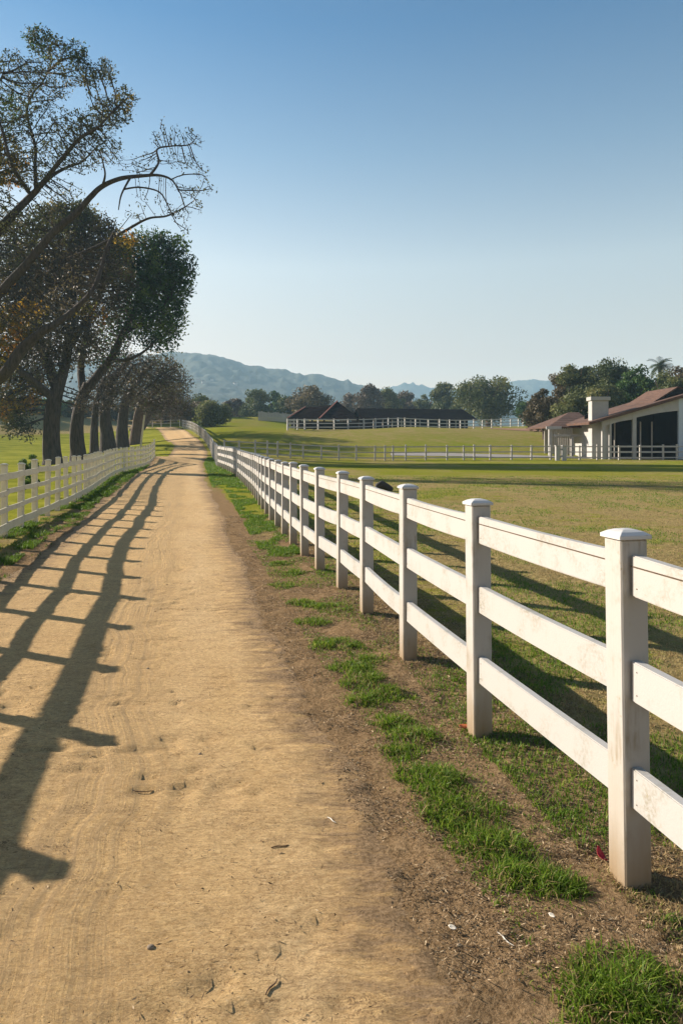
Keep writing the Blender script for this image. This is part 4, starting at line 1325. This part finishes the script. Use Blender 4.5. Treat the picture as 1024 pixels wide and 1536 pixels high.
def palm():
    d = 97; x = GX(989, d); zb = gz(x, d)
    t = thing('palm_tree', (x, d, zb), 'fan-headed palm poking above the stable trees at the right', 'palm tree')
    zt = P(0, 549, d).z - zb
    line, rad = smooth_line([(0, 0, -.3), (.1, 0, zt*.5), (0, 0, zt)], [.35, .26, .24], 6)
    V, Fa = tube(line, rad, 8, .05, 1)
    link_mesh('trunk', np_mesh('trunk', V, Fa, None, True), M['bark_brown'], t)
    r = np.random.default_rng(4)
    for k in range(46):
        an = k*2.4; el = r.uniform(-.5, 1.35); L = r.uniform(1.5, 2.5)
        V = []; Fa = []; n = 12
        dirh = np.array([math.cos(an), math.sin(an), 0]); side = np.array([-math.sin(an), math.cos(an), 0])
        p = np.array([0, 0, zt]); e = el
        sp = [p.copy()]; es = [e]
        for i in range(n):
            p = p + (dirh*math.cos(e)+np.array([0, 0, 1])*math.sin(e))*L/n; e -= .11
            sp.append(p.copy()); es.append(e)
        for i in range(1, n+1):
            q = sp[i]; f = i/n; ll = .62*math.sin(PI*min(1, f*.85+.12))+.08
            fw = dirh*math.cos(es[i])+np.array([0, 0, 1])*math.sin(es[i])
            for s in (-1, 1):
                tip = q + side*s*ll*.8 + fw*ll*.55 - np.array([0, 0, .14])
                b = len(V); V += [q, q+fw*.11, tip]; Fa.append((b, b+1, b+2))
        V = np.array(V)
        me = np_mesh('frond', V, np.array(Fa), {'tint': np.full(len(V), r.random())})
        link_mesh('frond', me, M['palm'], t)
palm()

# scrub on the bank left of the lawn
SC = 'scrub on the bank beyond the lawn'
for i, (px, top, w, d, mat, lab) in enumerate([
    (-30, 592, 90, 122, 'lf_brown', 'brown thicket at the left edge beyond the bright lawn'),
    (22, 600, 70, 126, 'lf_greybr', 'grey twiggy bush beyond the left part of the bright lawn'),
    (66, 600, 60, 132, 'lf_dark', 'dark bush seen just left of the thickest trunk'),
    (104, 602, 50, 136, 'lf_mid', 'green bush glimpsed between the two thickest trunks'),
    (128, 608, 40, 140, 'lf_greybr', 'greyish bush glimpsed right of the second trunk'),
    (165, 606, 56, 142, 'lf_brown', 'brown bush behind the middle trunks of the row'),
    (214, 606, 56, 140, 'lf_mid', 'dim green tree behind the end of the left fence'),
    (250, 604, 52, 145, 'lf_greybr', 'dim brown tree over the vanishing end of the lane')]):
    clump_tree('shrub' if i < 6 else 'tree', lab, 'shrub' if i < 6 else 'tree', px, top, w, d, mat, 3000, 24, .42, SC, low=.02)
# dark stubby bushes right behind the left fence
for px, d, hh, lab in ((52, 23, 1.34, 'dark stubby bush poking just above the left fence'), (38, 21.5, 1.25, 'smaller dark bush beside it behind the left fence'), (136, 36, 1.3, 'low leafy sprout behind the left fence beside the second trunk')):
    x = GX(px, d); zb = gz(x, d)
    y_top = HY + (H - zb - hh)*F/d
    clump_tree('shrub', lab, 'shrub', px, y_top, 26 if px != 136 else 16, d, 'lf_dark', 700, 9, .07, None, low=.02, trunk=False)

# wooden stake leaning beside the far trunk
x, d = GX(211, 80), 80.0
st = MB().beam((0, 0, -.2), (.45, 0, 3.6), .16, .16).build('stake', M['old_white'], None, .01, (x, d, gz(x, d)))
tag(st, 'pale wooden stake leaning beside the grey trunk at the far end of the row', 'stake')

# dark log in the field behind the fence
def log():
    x, y = GX(573, 24), 24.0
    V, Fa = tube(smooth_line([(-.35, 0, .16), (-.05, .05, .24), (.3, .1, .14), (.6, .1, .06)], [.10, .16, .13, .06], 5)[0], smooth_line([(0,0,0)]*4, [.10, .16, .13, .06], 5)[1], 10, .2, 2)
    # closed ends
    bm = bmesh.new()
    vs = [bm.verts.new(v) for v in V]
    for f in Fa: bm.faces.new([vs[i] for i in f])
    bm.faces.new(vs[:10][::-1]); bm.faces.new(vs[-10:])
    me = bpy.data.meshes.new('log'); bm.to_mesh(me); bm.free()
    for p in me.polygons: p.use_smooth = True
    o = link_mesh('log', me, M['log'], None, (x, y, gz(x, y)))
    o.scale = (.62, .8, .9)
    tag(o, 'dark charred log lying in the pasture behind the fence', 'log')
log()

# ---------------------------------------------------------------- grass
def blades(X, Y, hgt, wid, lean, r, zoff=0.0):
    n = len(X)
    Z = terrain(X, Y) + relief(X, Y) + zoff
    an = r.random(n)*2*PI
    la = r.random(n)*2*PI
    ln = lean*(.3+r.random(n))
    dx, dy = np.cos(la), np.sin(la)
    sx, sy = np.cos(an)*wid*.5, np.sin(an)*wid*.5
    B = np.stack([X, Y, Z-.006], -1)
    m = B + np.stack([dx*ln*hgt*.35, dy*ln*hgt*.35, hgt*.6], -1)
    tp = B + np.stack([dx*ln*hgt, dy*ln*hgt, hgt*(1-.25*ln)], -1)
    sd = np.stack([sx, sy, np.zeros(n)], -1)
    V = np.stack([B-sd, B+sd, m+sd*.75, m-sd*.75, tp], 1).reshape(-1, 3)
    i = np.arange(n)*5
    Fa = np.concatenate([np.stack([i, i+1, i+2], -1), np.stack([i, i+2, i+3], -1), np.stack([i+3, i+2, i+4], -1)])
    return V, Fa

def grass_object(name, X, Y, hgt, wid, lean, tint, mat, r):
    V, Fa = blades(X, Y, hgt, wid, lean, r)
    o = link_mesh(name, np_mesh(name, V, Fa, {'tint': np.repeat(np.clip(tint, 0, 1), 5)}), M[mat])
    o['kind'] = 'stuff'
    return o

# green tufts on the verge, placed as in the photo: (px, py, rx px, height m)
tufts = [(925, 1500, 105, .075), (880, 1495, 60, .07), (975, 1520, 70, .07), (1010, 1395, 34, .05), (990, 1490, 55, .07), (820, 1325, 62, .075), (775, 1315, 58, .07), (855, 1335, 35, .06), (745, 1275, 66, .075), (700, 1235, 58, .07),
         (685, 1215, 62, .075), (655, 1190, 44, .06), (640, 1165, 48, .07), (665, 1175, 40, .05), (600, 1128, 36, .06), (618, 1105, 44, .065), (590, 1085, 34, .06), (548, 1052, 34, .06), (575, 1040, 40, .06), (545, 1022, 42, .065), (525, 1003, 34, .06),
         (545, 992, 40, .05), (500, 968, 36, .06), (525, 972, 34, .05), (470, 934, 28, .065), (486, 912, 34, .05), (452, 905, 26, .065), (432, 878, 24, .06), (440, 860, 26, .05), (420, 846, 22, .05), (424, 833, 24, .05), (410, 822, 22, .045),
         (960, 1340, 40, .03), (800, 1240, 40, .025), (845, 1215, 40, .025), (880, 1185, 30, .02)]
r = np.random.default_rng(12)
XX, YY, HH, WW, TT = [], [], [], [], []
for (px, py, rx, hh) in tufts:
    d = H*F/(py-HY); X0 = GX(px, d); R_ = rx/F*d*.88
    area = PI*R_*R_*.8
    n = int(min(9000, area*15000*min(1, (5.0/d)**.8)))
    if hh < .035: n = int(n*.3)
    u = r.normal(size=(n, 2)); u /= np.linalg.norm(u, axis=1)[:, None]
    rad = r.random(n)**.62*1.12
    edge = .55 + .9*vnoise(np.arctan2(u[:, 1], u[:, 0])*1.9+px, np.full(n, py*.1), 7)
    x = X0 + u[:, 0]*rad*R_*edge; y = d + u[:, 1]*rad*R_*edge*.85
    dens = fbm(x*9, y*9, 77, 2)
    keep = r.random(n) < sstep(.25, .55, dens)*.85 + .15
    x, y, rad = x[keep], y[keep], rad[keep]
    h = hh*.92*(1.05-.45*rad**2)*(.35+.95*r.random(len(x)))*(.55+.9*fbm(x*7, y*7, 78, 2))
    XX.append(x); YY.append(y); HH.append(h); WW.append(np.full(len(x), .0040)*(1+.12*d)*(.6+.8*r.random(len(x))))
    TT.append(.15+.6*r.random(len(x)) + .4*(r.random(len(x)) > .90))
DX, DY, DH = [], [], []
for (px, py, rx, hh) in tufts:
    d = H*F/(py-HY); X0 = GX(px, d); R_ = rx/F*d
    n = int(PI*R_*R_*2600*min(1, (5.0/d)**.8)) + 20
    u = r.normal(size=(n, 2)); u /= np.linalg.norm(u, axis=1)[:, None]
    rad = .55 + 1.1*r.random(n)
    x = X0 + u[:, 0]*rad*R_; y = d + u[:, 1]*rad*R_*.9
    gsel = r.random(n) < .55
    h = hh*(.25+.5*r.random(n))*(1.7-rad)
    h = np.maximum(h, .012)
    XX.append(x[gsel]); YY.append(y[gsel]); HH.append(h[gsel]); WW.append(np.full(gsel.sum(), .0036)*(1+.12*d)); TT.append(.2+.7*r.random(gsel.sum()))
    DX.append(x[~gsel]); DY.append(y[~gsel]); DH.append(h[~gsel]*1.1)
    m_ = n//4
    u = r.normal(size=(m_, 2))*.42
    DX.append(X0+u[:, 0]*R_); DY.append(d+u[:, 1]*R_*.9); DH.append(hh*(.5+.55*r.random(m_)))
DX = np.concatenate(DX); DY = np.concatenate(DY); DH = np.concatenate(DH)
grass_object('dry_grass', DX, DY, DH, .0030*(1+.12*DY), 1.1, r.random(len(DX))*.9, 'grass_dry', r)
# continuous verge strip farther along the lane, and the left verge
def strip(n, d0, d1, xa, xb, hh, dens_seed, thr=.5, pw=1.0, wmul=1.0, t0=.1, t1=.6):
    d = d0 + (d1-d0)*r.random(n)**pw
    a, b = xa(d), xb(d)
    x = a + (b-a)*r.random(n)
    k = fbm(x*2.2, d*1.4, dens_seed, 3)
    keep = k > thr - .06 + .12*r.random(n)
    x, d, k = x[keep], d[keep], k[keep]
    XX.append(x); YY.append(d)
    HH.append(hh*(.4+.8*r.random(len(x)))*(.5+k)); WW.append(.005*wmul*(1+.10*d))
    TT.append(t0+(t1-t0)*r.random(len(x)) + .4*(r.random(len(x)) > .94))
rx_ = lambda d: np.interp(d, [p[1] for p in R_POSTS], [p[0] for p in R_POSTS])
lx_ = lambda d: np.interp(d, [p[1] for p in L_POSTS], [p[0] for p in L_POSTS])
pr_ = lambda d: np.interp(d, PD, PR)
pl_ = lambda d: np.interp(d, PD, PL_)
strip(20000, 1.9, 12, lambda d: pr_(d)+.2, lambda d: rx_(d)+.2, .026, 87, .50, 1.3, .9, .0, .8)
strip(26000, 10.5, 26, lambda d: pr_(d)+.35*(rx_(d)-pr_(d)), lambda d: rx_(d)-.0, .05, 81, .50, 1.3)
strip(26000, 26, 60, lambda d: pr_(d)+.1, lambda d: np.where(d < 45, rx_(d), np.interp(d, [45, 62, 80], [-8.1, -11.2, -14.5])), .07, 82, .40, 1.2, 1.3)
strip(60000, 4.0, 26, lambda d: lx_(d)-.3, lambda d: lx_(d)+.35+.45*(pl_(d)-lx_(d)), .075, 83, .52, 1.6, 1.0, .0, .45)
strip(16000, 4.0, 26, lambda d: lx_(d)+.3, lambda d: pl_(d)+.1, .05, 86, .58, 1.6, 1.0, .0, .5)
strip(20000, 22, 60, lambda d: np.where(d < 50, lx_(d)-.2, pl_(d)-4.5), lambda d: pl_(d)+.05, .08, 84, .40, 1.1, 1.4)
X = np.concatenate(XX); Y = np.concatenate(YY)
grass_object('grass', X, Y, np.concatenate(HH), np.concatenate(WW), .85, np.concatenate(TT), 'grass', r)

# pasture: short mixed sward right of the fence
n = 230000
d = 1.8*np.exp(r.random(n)*math.log(34/1.8))
x = rx_(d) - .1 + r.random(n)**1.1*(d*.62 + 1.2)
k = fbm(x*1.1, d*.9, 91, 3)
near_f = np.exp(-(((x-rx_(d))-1.0)/.7)**2)
grn = (k + .07*near_f + .12*sstep(8, 24, d) + .15*(r.random(n)-.5)) > .60
keep = r.random(n) < np.clip(.35 + fbm(x*3, d*3, 93, 2)*.9, 0, 1)
g_ = grn & keep; b_ = (~grn) & keep
wd = .0036*(1+.16*d)
grass_object('grass', x[g_], d[g_], (.018+.028*r.random(n)*(1+.01*d))[g_], wd[g_], .8, (.15+.5*r.random(n)+.4*(r.random(n) > .85))[g_], 'grass', r)
grass_object('dry_grass', x[b_], d[b_], (.012+.022*r.random(n))[b_], wd[b_], 1.1, (r.random(n)*.9)[b_], 'grass_dry', r)

# litter and straw on the bare soil between lane and fence and around the posts
def litter(n, fx, d0, d1, name, pw=1.6):
    d = d0*np.exp((r.random(n)**1.0)*math.log(d1/d0))
    x = fx(d, n)
    k = fbm(x*2.5, d*4.5, 95, 3)
    keep = k > .36 + .25*r.random(n)
    x, d = x[keep], d[keep]; m = len(x)
    an = r.random(m)*PI; el = r.normal(size=m)*.28
    L = (.006+.02*r.random(m)**2)*(1+.06*d)
    w = (.0016+.0022*r.random(m))*(1+.12*d)
    inl = np.minimum(x-pl_(d), pr_(d)-x)
    z = terrain(x, d) + relief(x, d)*(1-sstep(.05, .5, inl)) + .003 + .005*r.random(m)
    C = np.stack([x, d, z], -1)
    a = np.stack([np.cos(an)*np.cos(el), np.sin(an)*np.cos(el), np.sin(el)], -1)
    b = np.stack([-np.sin(an), np.cos(an), r.normal(size=m)*.4], -1)
    V = np.stack([C-a*L[:, None]*.5, C+b*w[:, None]*.5, C+a*L[:, None]*.5, C-b*w[:, None]*.5], 1).reshape(-1, 3)
    i = np.arange(m)*4
    o = link_mesh(name, np_mesh(name, V, np.stack([i, i+1, i+2, i+3], -1), {'tint': np.repeat(r.random(m)**1.5, 4)}), M['litter'])
    o['kind'] = 'stuff'
litter(150000, lambda d, n: pr_(d) - .12 + (r.random(n)**.8)*(rx_(d)+.9-pr_(d)), 1.9, 16, 'straw_litter')
litter(9000, lambda d, n: pl_(d) - .3 + r.random(n)**1.5*(pr_(d)-pl_(d)+.2), 2.0, 9, 'soil_crumbs')
litter(30000, lambda d, n: lx_(d) - .2 + r.random(n)*(pl_(d)+.5-lx_(d)), 4, 20, 'straw_litter')

# ---------------------------------------------------------------- small loose things
def ground_pt(px, py, lift=.0):
    d = H*F/(py-HY); x = GX(px, d); z = -9
    for nm in ('ground', 'path'):
        ok, loc, nr, ix = bpy.data.objects[nm].ray_cast(Vector((x, d, 3)), Vector((0, 0, -1)))
        if ok: z = max(z, loc.z)
    return Vector((x, d, z + lift))
def twig(px, py, L, ang, label, mat='twig'):
    p = ground_pt(px, py, .003)
    pts = [(-L/2, 0, 0), (-L/6, L*.05, .001), (L/5, -L*.03, .001), (L/2, L*.04, 0)]
    line, rad = smooth_line(pts, [.0022, .0028, .0024, .0012], 4)
    V, Fa = tube(line, rad, 5, .05, px)
    o = link_mesh('twig', np_mesh('twig', V, Fa, None, True), M[mat], None, p); o.rotation_euler = (0, 0, ang)
    tag(o, label, 'twig')
twig(420, 1270, .075, .25, 'dark short twig lying on the middle of the lane, right of centre')
twig(205, 1187, .16, .06, 'longest dark twig lying crosswise on the lane beside the fence shadow')
twig(755, 1412, .085, -1.0, 'pale bent twig lying on the soil by the nearest green tuft', 'pale')
twig(497, 1228, .06, -.9, 'thin pale twig lying on the brown rim of the lane', 'pale')
twig(408, 1482, .07, 1.1, 'dark twig lying on the lane near the bottom of the picture')
def leaf_thing(px, py, size, mat, label, cat, curl=.5, rz=0.0):
    p = ground_pt(px, py, .012)
    n = 5; V = []; Fa = []
    for i in range(n+1):
        t = i/n; w = math.sin(PI*(t*.92+.04))**.8*size*.3
        x = (t-.5)*size; z = curl*size*(t-.5)**2*1.6
        V += [(x, -w, z+w*.5), (x, 0, z), (x, w, z+w*.5)]
    for i in range(n):
        a = i*3
        Fa += [(a, a+1, a+4, a+3), (a+1, a+2, a+5, a+4)]
    o = link_mesh('leaf', np_mesh('leaf', np.array(V), np.array(Fa), None, True), M[mat], None, p)
    m = o.modifiers.new('t', 'SOLIDIFY'); m.thickness = .0012
    o.rotation_euler = (.25, -.5 if mat == 'red' else .1, rz)
    tag(o, label, cat)
leaf_thing(899, 1287, .062, 'red', 'bright red fallen leaf at the foot of the nearest post', 'leaf', .8, 1.9)
leaf_thing(695, 1092, .075, 'rust', 'rusty orange fallen leaf at the foot of the second post', 'leaf', .6, .4)
leaf_thing(678, 1396, .030, 'pale', 'small bleached leaf on the soil left of the nearest green tuft', 'leaf', .3, -.5)
leaf_thing(827, 1383, .026, 'pale', 'small bleached leaf on the soil just above the nearest green tuft', 'leaf', .3, -.9)
def pebble(px, py, s, label):
    p = ground_pt(px, py, .001)
    bm = bmesh.new(); bmesh.ops.create_icosphere(bm, subdivisions=2, radius=s)
    for v in bm.verts:
        v.co.z *= .6; v.co *= 1 + .25*(float(vnoise(v.co.x/s*1.3+px, v.co.y/s*1.3+v.co.z/s))-.5)
    me = bpy.data.meshes.new('pebble'); bm.to_mesh(me); bm.free()
    for q in me.polygons: q.use_smooth = True
    tag(link_mesh('pebble', me, M['stone'], None, p), label, 'stone')
pebble(226, 1421, .012, 'dark pebble on the lane, lowest of the pebbles')
pebble(222, 1004, .011, 'dark pebble on the lane beside the long fence shadow')
pebble(688, 1420, .009, 'small pebble on the brown soil near the bleached leaf')
pebble(300, 1133, .010, 'pebble near the middle of the lane, right of the long twig')

# ---------------------------------------------------------------- haze
hz = MB().box((-1420, -180, -1.6), (1420, 2320, 240)).build('haze', None)
hz['kind'] = 'stuff'
m, nt, out = newmat('haze air'); n = N(nt)
pv = n('ShaderNodeVolumePrincipled', {'Color': (.48, .76, .98, 1), 'Density': .00036, 'Anisotropy': .1})
nt.links.new(pv.outputs[0], out.inputs['Volume'])
hz.data.materials.append(m)

# ---------------------------------------------------------------- sky and sun
EL = math.radians(22.3)
sx, sy = -.90, .436                       # horizontal direction to the sun
az = math.atan2(sx, sy)                   # from +Y towards +X
wd_ = bpy.data.worlds.new('World'); S.world = wd_; wd_.use_nodes = True
nt = wd_.node_tree
sky = nt.nodes.new('ShaderNodeTexSky'); sky.sky_type = 'NISHITA'; sky.sun_disc = False
sky.sun_elevation = EL; sky.sun_rotation = az
sky.air_density = 1.0; sky.dust_density = 0.45; sky.ozone_density = 4.0; sky.altitude = 0
bg = nt.nodes['Background']; bg.inputs[1].default_value = .050
# clear dry air: deeper blue overhead, pale warm band low down (depends only on the elevation of the sky)
n = N(nt)
el = n('ShaderNodeSeparateXYZ', {0: n('ShaderNodeTexCoord').outputs['Generated']}).outputs[2]
rp = nt.nodes.new('ShaderNodeValToRGB'); nt.links.new(el, rp.inputs[0])
cr = rp.color_ramp
stops = [(0.0, (2.3, 1.24, .75)), (.115, (2.42, 1.26, .77)), (.24, (2.95, 1.88, 1.22)), (.38, (1.60, 1.46, 1.20)), (.515, (.60, 1.03, 1.13)), (1.0, (.30, .55, .75))]
cr.elements[0].position = 0; cr.elements[1].position = 1
for p_, c_ in stops[1:-1]: cr.elements.new(p_)
for e_, (p_, c_) in zip(cr.elements, stops):
    e_.position = p_; e_.color = (c_[0]*.5, c_[1]*.5, c_[2]*.5, 1)
sc2 = n.mix(1.0, sky.outputs[0], rp.outputs[0], 'MULTIPLY')
sc3 = n.mix(1.0, sc2, (2.0, 2.0, 2.0), 'MULTIPLY')
nt.links.new(sc3, bg.inputs[0])
sl = bpy.data.lights.new('sun', 'SUN'); sl.energy = 5.0; sl.angle = math.radians(.5); sl.color = (1.0, .88, .745)
so = bpy.data.objects.new('sun', sl); COL.objects.link(so)
dirv = Vector((sx*math.cos(EL), sy*math.cos(EL), math.sin(EL)))
so.rotation_euler = dirv.to_track_quat('Z', 'Y').to_euler()
so.location = (-20, 10, 30)

# ---------------------------------------------------------------- camera
cd = bpy.data.cameras.new('camera'); co = bpy.data.objects.new('camera', cd); COL.objects.link(co)
co.location = (0, 0, H); co.rotation_euler = (PI/2, 0, 0)
cd.sensor_fit = 'AUTO'; cd.sensor_width = 36; cd.lens = F/1536*36
cd.shift_y = -(768-HY)/1536
cd.clip_start = .05; cd.clip_end = 6000
S.camera = co

S.view_settings.view_transform = 'Standard'; S.view_settings.look = 'None'
S.view_settings.exposure = 1.28; S.view_settings.gamma = 1
S.cycles.use_denoising = True
S.cycles.max_bounces = 6; S.cycles.transparent_max_bounces = 8; S.cycles.volume_bounces = 1
S.cycles.diffuse_bounces = 3
